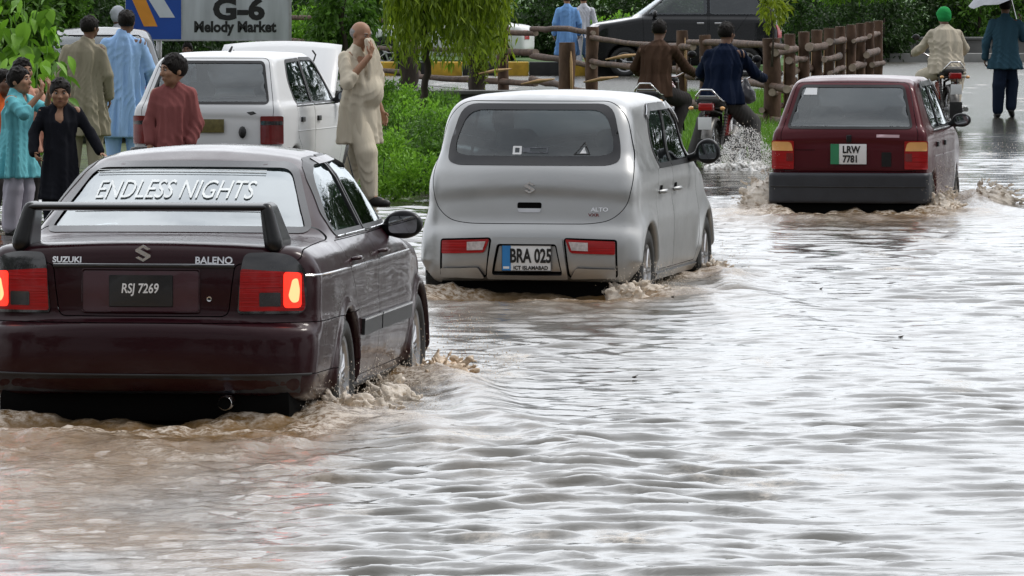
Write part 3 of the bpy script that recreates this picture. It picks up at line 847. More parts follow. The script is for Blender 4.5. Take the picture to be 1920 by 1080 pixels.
    e = MB(); e.lathe([(0, .034), (-.18, .034), (-.185, .031), (-.18, .028), (0, .028)], 24, 'y', (.41, .06, .245)); e.build('exhaust_pipe', M_chrome, root, angle=40)
    e = MB(); e.lathe([(-.05, .028), (-.05, .001)], 24, 'y', (.41, -.06, .245)); e.build('exhaust_pipe', M_seam, root)
    # spoiler
    sp = empty('spoiler', parent_loc(), 0); sp.parent = root
    F = Field((-.8, -.1, .9), (.8, .5, 1.25), .01)
    F.cap((-.56, .20, 1.150), (.56, .20, 1.150), .025, k=.01, sq=(1, .25, 1.25))
    wing = F.mesh('wing', M_black_gloss, sp, 1)
    for s in (-1, 1):
        F = Field((min(s * .5, s * .82), -.1, .88), (max(s * .5, s * .82), .5, 1.25), .009)
        for t in np.linspace(0, 1, 26):
            a = np.array((s * .565, .20 + .0 * t, 1.148)); b = np.array((s * .605, .22, .975))
            p = a + (b - a) * t; w = .075 + .06 * t
            F.cap((p[0], p[1] - w * .8, p[2]), (p[0], p[1] + w, p[2]), .024 + .014 * t, k=.015, sq=(1, 1, 1))
        F.mesh('support', M_black_gloss, sp, 1)
    bl = MB(); bl.box((-.07, .145, 1.135), (.07, .152, 1.15), bev=.003); bl.build('stop_lamp', M_red_dark, sp, angle=40)
    # glossy roof gutters, aerial, mirrors
    for s in (-1, 1):
        ax = 'right' if s > 0 else 'left'
    a = MB(); q, n = S.hit(.60, 2.75, 'top'); a.tube([q, q + Vector((-.03, -.14, .20))], [.006, .002], 5); a.build('aerial', M_black, root)
    for s in (-1, 1): mirror_part(root, s * .70, 2.62, .975, s, M_black_gloss, (.100, .068, .070), .06)
    S.finish('body', P_maroon, root)
    for (y, sx) in ((.92, 1), (.92, -1), (3.40, 1), (3.40, -1)):
        wheel(root, (sx * .735, y, .295), .298, .185, sx, .205, 'mesh', 10)
    ub = MB(); ub.box((-.70, .02, .14), (.70, .6, .30), bev=.05); ub.box((-.5, .5, .12), (.5, 3.9, .26), bev=.04); ub.build('underbody', M_seam, root, angle=50)
    seats(root, 2.05, .45, h=.5); rear_bench(root, 1.15, .45, .93, .6); parcel(root, .72, 1.2, .955, .6); dash(root, 2.75, .95, .62)
    return root

def parent_loc(): return (0, 0, 0)
M_frit = mat('window_border', (.016, .016, .019), .25, .1, 10, coat=.35)
M_black_gloss = mat('black_gloss', (.007, .007, .008), .35, .2, 12, coat=.15, spec=.3)
M_navy = mat('skirt_dark', (.010, .011, .018), .35, .3, 8, coat=.3)
P_recess = mat('recess_maroon', (.050, .012, .020), .35, .12, 8, coat=.4)

def badge_s(parent, M, r, mt=None):
    """slanted S emblem in an oval outline"""
    m = MB()
    pts = [(.55, .62), (.0, 1.0), (-.85, .45), (.62, -.22), (.62, -.22)]
    up = [(.86, .50), (.0, 1.0), (-.86, .45), (-.86, .20), (.30, -.45), (.0, -.66), (-.50, -.36), (-.86, -.52), (.0, -1.0), (.86, -.45), (.86, -.20), (-.30, .45), (.0, .66), (.50, .36)]
    P = [(a * r, b * r * .95) for a, b in up]
    n = len(P); V = [M @ Vector((a, 0, b)) for a, b in P] + [M @ Vector((a, .006, b)) for a, b in P]
    from mathutils.geometry import tessellate_polygon
    T = tessellate_polygon([[Vector((a, b, 0)) for a, b in P]])
    m.add(V, [tuple(t) for t in T] + [(i, (i + 1) % n, (i + 1) % n + n, i + n) for i in range(n)])
    return m.build('emblem', mt or M_chrome, parent)

# ================= silver hatchback
def make_silver():
    d = .15; Xc, Yc = W(991, 287)
    root = empty('hatchback_car', (Xc, Yc, -d), -rad(10.6), 'silver hatchback with a rounded rear window and a white number plate with a blue band', 'car')
    low = [(.14, .22), (.03, .235), (-.035, .27), (-.055, .36), (-.05, .50), (-.03, .57), (.015, .61), (.03, .70), (.055, .82), (.10, .95), (.2, 1.0), (2.5, .99), (2.95, .94), (3.22, .83), (3.36, .66), (3.38, .40), (3.3, .22), (.6, .20)]
    wl = [(.2, .70), (.3, .725), (.5, .735), (.62, .735), (.70, .722), (.85, .70), (.95, .685), (1.05, .66)]
    pl = [(-.1, .935), (.2, .985), (.5, 1.0), (1.0, .985), (2.4, .985), (2.9, 1.0), (3.38, .85)]
    gre = [(.06, .85), (.12, .98), (.19, 1.15), (.27, 1.32), (.34, 1.415), (.46, 1.445), (.9, 1.458), (1.5, 1.458), (1.9, 1.435), (2.15, 1.37), (2.78, 1.0), (2.7, .88)]
    wg = [(.85, .705), (.98, .685), (1.1, .665), (1.25, .645), (1.38, .612), (1.44, .585), (1.50, .56)]
    pg = [(.0, .935), (.35, .975), (1.0, 1), (2.0, .985), (2.8, .92)]
    def extra(dd, X, Y, Z):
        for ay in (.43, 2.89):
            r = np.sqrt((Y - ay) ** 2 + (Z - .29) ** 2)
            t = np.sqrt(((r - .325) * .8) ** 2 + (np.abs(X) - .70) ** 2) - .034 + np.clip(.36 - Z, 0, 1) * .8
            dd = smin(dd, t, .07)
        # the bumper's central and outer pockets
        return dd
    f = car_field(low, wl, pl, gre, wg, pg, rc=.05, rp=.10, arches=((.43, .285), (2.89, .285)), ar=.315, extra=extra, ks=.10, k1=.10, k2=.11, crown=.035, gcurve=.05, blur=.03)
    V, Q = sdf_mesh(f, (-.85, -.15, .1), (.85, 3.5, 1.54), .0165)
    S = Shell(V, Q)
    rwo = rounded(sym([(.50, .985), (.575, 1.01), (.57, 1.12), (.50, 1.385)]), [.09, .05, .05, .10] + [.10, .05, .05, .09], 5)
    rwi = rounded(sym([(.44, 1.045), (.525, 1.065), (.525, 1.14), (.46, 1.345)]), [.07, .06, .05, .11] + [.11, .05, .06, .07], 5)
    rdoor = rounded([(1.00, .965), (1.48, .965), (1.48, 1.35), (.98, 1.35), (.86, 1.20)], [.04, .01, .02, .05, .1])
    fdoor = rounded([(1.535, .965), (2.42, .965), (2.05, 1.29), (1.93, 1.345), (1.535, 1.352)], [.01, .04, .1, .05, .02])
    ws = rounded(sym([(.58, 1.03), (.50, 1.37)]), .06)
    S.remove(rwi, 'rear'); S.remove(inset(ws, .01), 'front')
    for ax in ('right', 'left'): S.remove(inset(rdoor, .01), ax); S.remove(inset(fdoor, .01), ax)
    tg = rounded(sym([(.40, .604), (.54, .625), (.64, .72), (.675, .90), (.655, 1.05), (.60, 1.30), (.50, 1.405)]), [.1, .1, .1, .1, .1, .1, .08] + [.08, .1, .1, .1, .1, .1, .1])
    tail = S.take(tg, 'rear', 'tailgate', P_silver, root, gap=.005)
    g = S.patch(inset(rwi, -.006), 'rear', 'rear_window', G_mid, tail, off=-.003, step=.05)
    S.patch(rwo, 'rear', 'window_border', M_frit, tail, off=.003, holes=[rwi], step=.03)
    S.patch(ws, 'front', 'windscreen', G_ws, root, off=0, step=.06)
    # roof lip spoiler and hollow above the window
    # stickers on the glass
    S.patch(rounded([(-.135, 1.055), (-.075, 1.055), (-.075, 1.11), (-.135, 1.11)], .006), 'rear', 'window_sticker', M_letter, g, off=.001, holes=[rounded([(-.12, 1.067), (-.09, 1.067), (-.09, 1.098), (-.12, 1.098)], .003)], step=.02)
    S.patch([(-.07, 1.067), (.10, 1.065), (.10, 1.102), (-.07, 1.100)], 'rear', 'window_sticker', M_stick, g, off=.001, holes=[[(-.02, 1.073), (.092, 1.071), (.092, 1.095), (-.02, 1.095)]], step=.02)
    S.patch([(.27, 1.055), (.38, 1.055), (.34, 1.14)], 'rear', 'window_sticker', M_ink, g, off=.001, holes=[[(.282, 1.061), (.37, 1.061), (.338, 1.128)]], step=.02)
    S.patch([(.31, 1.063), (.355, 1.063), (.337, 1.105)], 'rear', 'window_sticker', M_letter, g, off=.001, step=.02)
    # emblem, handle, badge
    badge_s(tail, Matrix.Translation(S.hit(0.0, .838, 'rear')[0] + Vector((0, -.012, .004))), .040)
    S.patch(rounded([(-.08, .705), (.08, .705), (.08, .745), (-.08, .745)], .014), 'rear', 'tailgate_handle', M_seam, tail, off=.003, step=.03)
    S.patch(rounded([(-.07, .680), (.07, .680), (.08, .706), (-.08, .706)], .01), 'rear', 'tailgate_handle', M_chrome_soft, tail, off=.004, step=.03)
    text_on(S, 'ALTO', .036, .46, .700, 'rear', 'badge', M_chrome, tail, off=.005, bold=.001, squeeze=1.2)
    text_on(S, 'VXR', .026, .425, .665, 'rear', 'badge', M_red_dark, tail, off=.005, bold=.001, squeeze=1.4)
    for s in (-1, 1):
        ax = 'right' if s > 0 else 'left'
        bd = rounded([(.80, .40), (.84, .27), (1.495, .27), (1.495, .948), (.93, .948), (.80, .75)], [.1, .06, .01, .01, .05, .15])
        fd = rounded([(1.51, .27), (2.46, .27), (2.56, .50), (2.52, .948), (1.51, .948)], [.01, .08, .1, .04, .01])
        for pl_, wn_, hy in ((bd, rdoor, 1.0), (fd, fdoor, 1.62)):
            dr = S.take(pl_, ax, 'door', P_silver, root)
            S.patch(wn_, ax, 'side_window', G_side, dr, off=-.004, step=.06)
            S.patch(inset(wn_, -.022), ax, 'window_frame', M_black, dr, off=.003, holes=[inset(wn_, .012)], step=.05, thick=.010)
            q, n = S.hit(hy, .80, ax)
            S.patch(rounded([(hy - .06, .775), (hy + .06, .775), (hy + .06, .83), (hy - .06, .83)], .02), ax, 'handle_recess', M_seam, dr, off=.002, step=.03)
            h = MB(); h.tube([q + Vector((0, -.07, -.01)), q + Vector((s * .03, -.05, -.008)), q + Vector((s * .032, .04, -.008)), q + Vector((0, .07, -.01))], [.010, .014, .014, .010], 8); h.build('door_handle', P_silver, dr, angle=60)
        S.patch([(.86, 1.27), (.98, 1.32), (1.93, 1.32), (2.14, 1.22), (2.17, 1.24), (1.95, 1.362), (.97, 1.364), (.82, 1.30)], ax, 'rain_deflector', M_chrome_soft, root, off=.018, step=.06, thick=.004)
        S.patch([(.8, .215), (2.6, .215), (2.6, .255), (.8, .255)], ax, 'sill', P_silver, root, off=.018, step=.08, thick=.02)
        # tail lamps at the bumper ends
        def mp(p): return [(s * a, b) for a, b in p] if s > 0 else [(s * a, b) for a, b in reversed(p)]
        pocket = rounded([(.275, .262), (.585, .262), (.580, .50), (.245, .512)], [.02, .02, .015, .02])
        S.patch(inset(mp(pocket), -.006), 'rear', 'lamp_pocket', M_seam, root, off=.003, holes=[inset(mp(pocket), .006)], step=.04, thick=.004)
        S.patch(mp(rounded([(.285, .268), (.575, .268), (.575, .318), (.325, .325)], .012)), 'rear', 'bumper_ledge', P_silver, root, off=.030, step=.04, thick=.03)
        L = S.patch(mp(rounded([(.252, .505), (.572, .492), (.572, .408), (.285, .418)], [.01, .01, .01, .02])), 'rear', 'tail_lamp', M_red_lamp, root, off=.014, step=.04, thick=.014)
        S.patch(mp([(.275, .490), (.40, .485), (.40, .432), (.295, .436)]), 'rear', 'reverse_light', M_clear, L, off=.0165, step=.04, thick=.003)
        mirror_part(root, s * .69, 2.33, 1.02, s, M_black_gloss, (.085, .06, .085), .05)
    # plate area with the raised trapezoid
    tz = rounded([(-.27, .262), (.27, .262), (.23, .515), (-.23, .515)], .015)
    tzi = rounded([(-.235, .285), (.235, .285), (.195, .475), (-.195, .475)], .02)
    S.patch(tz, 'rear', 'plate_surround', P_silver, root, off=.026, holes=[tzi], step=.04, thick=.026)
    S.patch(inset(tzi, -.002), 'rear', 'plate_surround', M_seam, root, off=.003, holes=[inset(tzi, .012)], step=.04)
    q, n = S.hit(0, .39, 'rear')
    pm = Matrix.Translation((0, q.y - .016, .385))
    p = MB(); p.box((-.165, 0, -.085), (.165, .006, .085), M=pm, bev=.003); pl0 = p.build('number_plate', M_pwhite, root, angle=40)
    p = MB(); p.box((-.165, -.0022, -.085), (-.105, .0, .085), M=pm); p.build('plate_band', M_blue, pl0)
    p = MB(); p.box((-.155, -.0035, -.07), (-.115, -.0022, -.055), M=pm); p.build('plate_band', M_letter, pl0)
    for a, b in (((-.165, -.085), (.165, -.081)), ((-.165, .081), (.165, .085)), ((.161, -.081), (.165, .081)), ((-.165, -.081), (-.162, .081))):
        p = MB(); p.box((a[0], -.003, a[1]), (b[0], -.0005, b[1]), M=pm); p.build('plate_border', M_ink, pl0)
    text_flat('BRA 025', .125, pm @ Matrix.Translation((.028, -.004, .016)), 'plate_number', M_ink, pl0, bold=.004, squeeze=.62)
    text_flat('ICT ISLAMABAD', .034, pm @ Matrix.Translation((.028, -.004, -.063)), 'plate_number', M_ink, pl0, bold=.0012, squeeze=.95)
    bump = S.take([(-.80, .20), (.80, .20), (.80, .57), (.66, .585), (.55, .592), (-.55, .592), (-.66, .585), (-.80, .57)], 'rear', 'rear_bumper', P_silver, root, gap=0)
    S.finish('body', P_silver, root)
    for (y, sx) in ((.43, 1), (.43, -1), (2.89, 1), (2.89, -1)):
        wheel(root, (sx * .652, y, .281), .284, .15, sx, .175, 'spoke', 6)
    ub = MB(); ub.box((-.60, .05, .05), (.60, .5, .24), bev=.04); ub.box((-.45, .4, .1), (.45, 3.2, .22), bev=.04)
    ub.tube([(-.55, .43, .26), (.55, .43, .26)], .035, 10); ub.build('underbody', M_seam, root, angle=50)
    seats(root, 1.55, .42, h=.60, dx=.34); rear_bench(root, .62, .4, .93, .55); parcel(root, .2, .62, .90, .55); dash(root, 2.25, .95, .6)
    a = MB(); q, n = S.hit(0, 1.0, 'top')
    return root
M_stick = mat('sticker_grey', (.12, .13, .15), .4, .2, 30)
M_blue = mat('plate_blue', (.03, .22, .55), .4, .05, 10)
M_green = mat('plate_green', (.03, .22, .10), .4, .05, 10)
M_chrome_soft = mat('soft_chrome', (.6, .6, .62), .3, .1, 6, metal=.9)

# ================= small boxy hatchbacks
def make_boxy(Xc, Yc, d, rz, P, label, red=True):
    root = empty('hatchback_car', (Xc, Yc, -d), rz, label, 'car')
    low = [(.12, .26), (.03, .30), (.012, .56), (.004, .60), (.0, .78), (.012, .92), (.04, .955), (.2, .965), (2.4, .95), (2.95, .88), (3.2, .80), (3.27, .6), (3.26, .3), (3.1, .24), (.6, .24)]
    wl = [(.25, .655), (.35, .682), (.5, .695), (.72, .70), (.80, .70), (.90, .688), (.96, .67), (1.02, .65)]
    pl = [(-.1, .965), (.3, .99), (.8, 1), (2.4, 1), (3.27, .92)]
    gre = [(.0, .86), (.03, .945), (.14, 1.12), (.27, 1.32), (.33, 1.365), (.46, 1.39), (1.0, 1.405), (1.6, 1.395), (1.82, 1.355), (2.45, .95), (2.4, .85)]
    wg = [(.86, .672), (.96, .655), (1.1, .612), (1.33, .535), (1.38, .515), (1.42, .50)]
    pg = [(.0, .975), (.5, 1), (1.8, 1), (2.5, .95)]
    f = car_field(low, wl, pl, gre, wg, pg, rc=.02, rp=.03, fc=.03, arches=((.50, .27), (2.675, .27)), ar=.30, ks=.05, k1=.05, k2=.055, crown=.025, gcurve=.02, blur=.015)
    V, Q = sdf_mesh(f, (-.8, -.12, .15), (.8, 3.4, 1.47), .0175)
    S = Shell(V, Q)
    rw = rounded(sym([(.555, .945), (.455, 1.325)]), .05)
    rwi = inset(rw, .022)
    rdoor = rounded([(.62, .935), (1.20, .935), (1.20, 1.325), (.70, 1.315), (.56, 1.14)], [.04, .01, .02, .04, .08])
    fdoor = rounded([(1.25, .935), (2.18, .935), (1.80, 1.27), (1.70, 1.325), (1.25, 1.330)], [.01, .04, .08, .04, .02])
    ws = rounded(sym([(.57, .985), (.47, 1.33)]), .05)
    S.remove(rwi, 'rear'); S.remove(inset(ws, .01), 'front')
    for ax in ('right', 'left'): S.remove(inset(rdoor, .01), ax); S.remove(inset(fdoor, .01), ax)
    tg = rounded(sym([(.58, .575), (.605, .90), (.59, .95), (.49, 1.352)]), [.02, .03, .04, .06, .06, .04, .03, .02])
    tail = S.take(tg, 'rear', 'tailgate', P, root, gap=.005)
    g = S.patch(inset(rwi, -.006), 'rear', 'rear_window', G_grey, tail, off=-.002, step=.05)
    S.patch(rw, 'rear', 'window_seal', M_black, tail, off=.004, holes=[rwi], step=.04, thick=.006)
    S.patch(ws, 'front', 'windscreen', G_ws, root, off=0, step=.06)
    for s in (-1, 1):
        ax = 'right' if s > 0 else 'left'
        bd = rounded([(.80, .30), (1.215, .30), (1.215, .918), (.56, .918), (.58, .66), (.76, .52)], [.04, .01, .01, .03, .06, .08])
        fd = rounded([(1.23, .30), (2.20, .30), (2.30, .55), (2.26, .918), (1.23, .918)], [.01, .06, .08, .03, .01])
        for pl_, wn_, hy in ((bd, rdoor, .72), (fd, fdoor, 1.34)):
            dr = S.take(pl_, ax, 'door', P, root)
            S.patch(wn_, ax, 'side_window', G_side, dr, off=-.004, step=.06)
            S.patch(inset(wn_, -.018), ax, 'window_frame', M_black, dr, off=.003, holes=[inset(wn_, .012)], step=.05, thick=.010)
            q, n = S.hit(hy, .80, ax)
            h = MB(); h.box((-.012, -.055, -.022), (.012, .055, .022), M=Matrix.Translation(q + Vector((s * .006, 0, 0))), bev=.006); h.build('door_handle', M_black, dr, angle=60)
            k = MB(); y0, y1 = min(p[0] for p in wn_), max(p[0] for p in wn_)
            k.tube(S.line([(y0, .926), (y1, .926)], ax, .004, closed=False), .006, 6); k.build('chrome_strip', M_chrome_soft, dr, angle=60)
        k = MB(); k.tube(S.line([(.55, .70), (1.20, .70)], ax, .001, closed=False), .004, 5); k.tube(S.line([(1.24, .70), (2.22, .70)], ax, .001, closed=False), .004, 5); k.build('crease', P, root)
        if red:
            S.patch([(.60, 1.26), (.72, 1.30), (1.70, 1.305), (1.90, 1.19), (1.93, 1.21), (1.73, 1.343), (.70, 1.340), (.58, 1.29)], ax, 'rain_deflector', M_black_gloss, root, off=.018, step=.06, thick=.004)
        def mp(p): return [(s * a, b) for a, b in p] if s > 0 else [(s * a, b) for a, b in reversed(p)]
        L = S.patch(mp(rounded([(.485, .595), (.675, .595), (.675, .842), (.485, .842)], .012)), 'rear', 'tail_lamp', M_red_lamp if red else M_red_dark, root, off=.012, step=.04, thick=.014)
        if red: S.patch(mp(rounded([(.49, .755), (.67, .755), (.67, .836), (.51, .836)], [.01, .01, .02, .03])), 'rear', 'indicator', M_amber, L, off=.0145, step=.04, thick=.003)
        else: S.patch(mp(rounded([(.49, .765), (.67, .765), (.67, .80), (.49, .80)], .005)), 'rear', 'indicator', M_smoke, L, off=.0145, step=.04, thick=.003)
        S.patch(mp(rounded([(.49, .665), (.55, .665), (.55, .735), (.49, .735)], .005)), 'rear', 'reverse_light', M_red_dark, L, off=.0145, step=.04, thick=.003)
        mirror_part(root, s * .645, 2.08, .98, s, M_black, (.085, .05, .06), .05)
    # bumper wraps round the corners
    def fb(X, Y, Z):
        ax_ = np.abs(X)
        dd = smax(smax(ax_ - .705, -(Y + .085) + .05 * (ax_ / .7) ** 6, .05), np.maximum(Y - .30, .30 - Z), .02)
        dd = smax(dd, Z - .565 - 0 * X, .03)
        return smax(dd, -smax(ax_ - .66, .02 - Y, .03), .02)
    BV, BQ = sdf_mesh(fb, (-.75, -.15, .25), (.75, .35, .60), .0175)
    bp = mk('rear_bumper', BV, BQ, M_bump if red else M_black, root)
    k = MB(); k.tube([(x, -.088 + .05 * (abs(x) / .7) ** 6, .445) for x in np.linspace(-.68, .68, 24)], .006, 6); k.build('bumper_rib', M_black, bp, angle=60)
    # lower tailgate details
    pm_ = S.hit(.0, .725, 'rear')[0]
    pm = Matrix.Translation((-.0, pm_.y - .02, .728))
    if red:
        p = MB(); p.box((-.16, 0, -.088), (.155, .006, .088), M=pm, bev=.003); pl0 = p.build('number_plate', M_pwhite, tail, angle=40)
        p = MB(); p.box((-.16, -.0022, -.088), (-.085, 0, .088), M=pm); p.build('plate_band', M_green, pl0)
        text_flat('LRW', .085, pm @ Matrix.Translation((.025, -.004, .040)), 'plate_number', M_ink, pl0, bold=.003, squeeze=.85)
        text_flat('7781', .085, pm @ Matrix.Translation((.01, -.004, -.042)), 'plate_number', M_ink, pl0, bold=.003, squeeze=.8)
        for a, b in (((-.48, .76), (-.30, .765)), ((-.32, .60), (-.18, .77))):
            S.patch([(a[0], a[1]), (b[0], a[1]), (b[0], b[1]), (a[0], b[1])], 'rear', 'pressing', M_seam if a[1] > .7 else P, tail, off=.003, step=.05)
        S.patch(rounded([(.285, .62), (.37, .62), (.37, .745), (.285, .745)], .01), 'rear', 'number_light', M_black_gloss, tail, off=.006, step=.04, thick=.006)
        S.patch([(.24, .875), (.44, .872), (.44, .897), (.24, .90)], 'rear', 'badge', M_pinkish, tail, off=.002, step=.05)
        k = MB(); k.box((-.022, pm_.y - .022, .83), (.022, pm_.y + .005, .895), bev=.008); k.build('tailgate_handle', M_black_gloss, tail, angle=60)
        S.patch([(-.43, 1.24), (-.31, 1.24), (-.31, 1.30), (-.41, 1.30)], 'rear', 'window_sticker', M_letter, g, off=.001, step=.03)
    else:
        p = MB(); p.box((-.12, 0, -.06), (.16, .006, .06), M=Matrix.Translation((0, pm_.y - .02, .755)), bev=.003); pl0 = p.build('number_plate', M_olive, tail, angle=40)
        k = MB(); k.ball((.325, pm_.y - .01, .70), .05, 2, sc=(.7, .5, 1.1)); k.build('tailgate_handle', M_black, tail, angle=60)
        S.patch([(.36, .875), (.42, .885), (.45, .865), (.40, .850)], 'rear', 'rust_patch', M_ink, tail, off=.002, step=.02)
    S.finish('body', P, root)
    for (y, sx) in ((.50, 1), (.50, -1), (2.675, 1), (2.675, -1)):
        wheel(root, (sx * .61, y, .262), .265, .15, sx, .155, 'steel', 8)
    ub = MB(); ub.box((-.64, -.04, .10), (.64, .5, .30), bev=.04); ub.box((-.45, .4, .1), (.45, 3.0, .24), bev=.04); ub.build('underbody', M_seam, root, angle=50)
    seats(root, 1.15, .45, h=.50, dx=.32); rear_bench(root, .55, .4, .88, .52); parcel(root, .12, .5, .86, .52); dash(root, 1.95, .92, .58)
    if not red:
        # raised bonnet hinged at the windscreen
        b = MB(); hw = .62
        pts = []
        for i in range(9):
            for j in range(9):
                u = i / 8 * 2 - 1; v = j / 8
                x = u * (hw - .06 * v); y = 2.34 + .58 * v - .03 * u * u; z = .97 + .485 * v + .02 * math.sin(3 * v)
                pts.append((x, y, z - .035 * u * u))
        Fc = [(i * 9 + j, (i + 1) * 9 + j, (i + 1) * 9 + j + 1, i * 9 + j + 1) for i in range(8) for j in range(8)]
        b.add(pts, Fc); o = b.build('bonnet', P, root, smooth=True)
        so = o.modifiers.new('s', 'SOLIDIFY'); so.thickness = .02
        k = MB(); k.tube([(-.45, 2.9, .85), (-.40, 2.6, 1.40)], .006, 6); k.build('bonnet_stay', M_chrome, root)
        a = MB(); q, n = S.hit(.02, .75, 'top'); a.tube([q, q + Vector((.02, .02, .05))], [.014, .008], 6); a.build('aerial', M_black, root)
        a = MB(); a.tube([(.52, 1.9, 1.30), (.55, 1.86, 1.36), (.53, 1.82, 1.40)], .008, 6); a.build('aerial', M_black, root)
    return root
M_bump = mat('bumper_grey', (.022, .025, .032), .5, .2, 6, .08, 90)
M_pinkish = mat('badge_pink', (.55, .38, .42), .4, .1, 10)
M_olive = mat('plate_old', (.12, .10, .03), .5, .35, 30)
# ------------------------------------------------------------------ people
def skin(name, col): return mat(name, col, .55, .10, 12, .05, 60, sss=.05)
SK1 = skin('skin_brown', (.32, .17, .10)); SK2 = skin('skin_dark', (.15, .075, .045)); SK3 = skin('skin_tan', (.34, .185, .115))
HAIR = mat('hair_black', (.010, .008, .007), .6, .3, 60, .9, 110, stretch=(1, 1, .25), spec=.15); HAIRG = mat('hair_grey', (.22, .21, .20), .7, .3, 80, .5, 160)
EYEW = mat('eye_white', (.30, .27, .25), .3, .03, 10); EYEB = mat('eye_dark', (.02, .012, .008), .2, .1, 10); LIP = mat('lip', (.20, .075, .06), .5, .1, 20)
SHOE = mat('shoe_black', (.015, .014, .013), .5, .2, 20); SAND = mat('sandal_brown', (.10, .06, .035), .6, .2, 20)

def DJ(**k):
    J = dict(hipL=(-.055, 0, .50), kneeL=(-.062, .012, .28), ankL=(-.062, -.01, .045), hipR=(.055, 0, .50), kneeR=(.062, .012, .28), ankR=(.062, -.01, .045),
             toeL=(-.01, .095, -.025), toeR=(.01, .095, -.025), pelvis=(0, 0, .53), waist=(0, 0, .61), chest=(0, .004, .72), neck=(0, -.008, .83), head=(0, .012, .925),
             shL=(-.103, -.005, .782), elL=(-.145, -.012, .63), wrL=(-.150, .035, .50), shR=(.103, -.005, .782), elR=(.145, -.012, .63), wrR=(.150, .035, .50),
             hdL=None, hdR=None, pnL=(1, 0, 0), pnR=(-1, 0, 0), turn=0, nod=0, tilt=0)
    J.update(k); return J

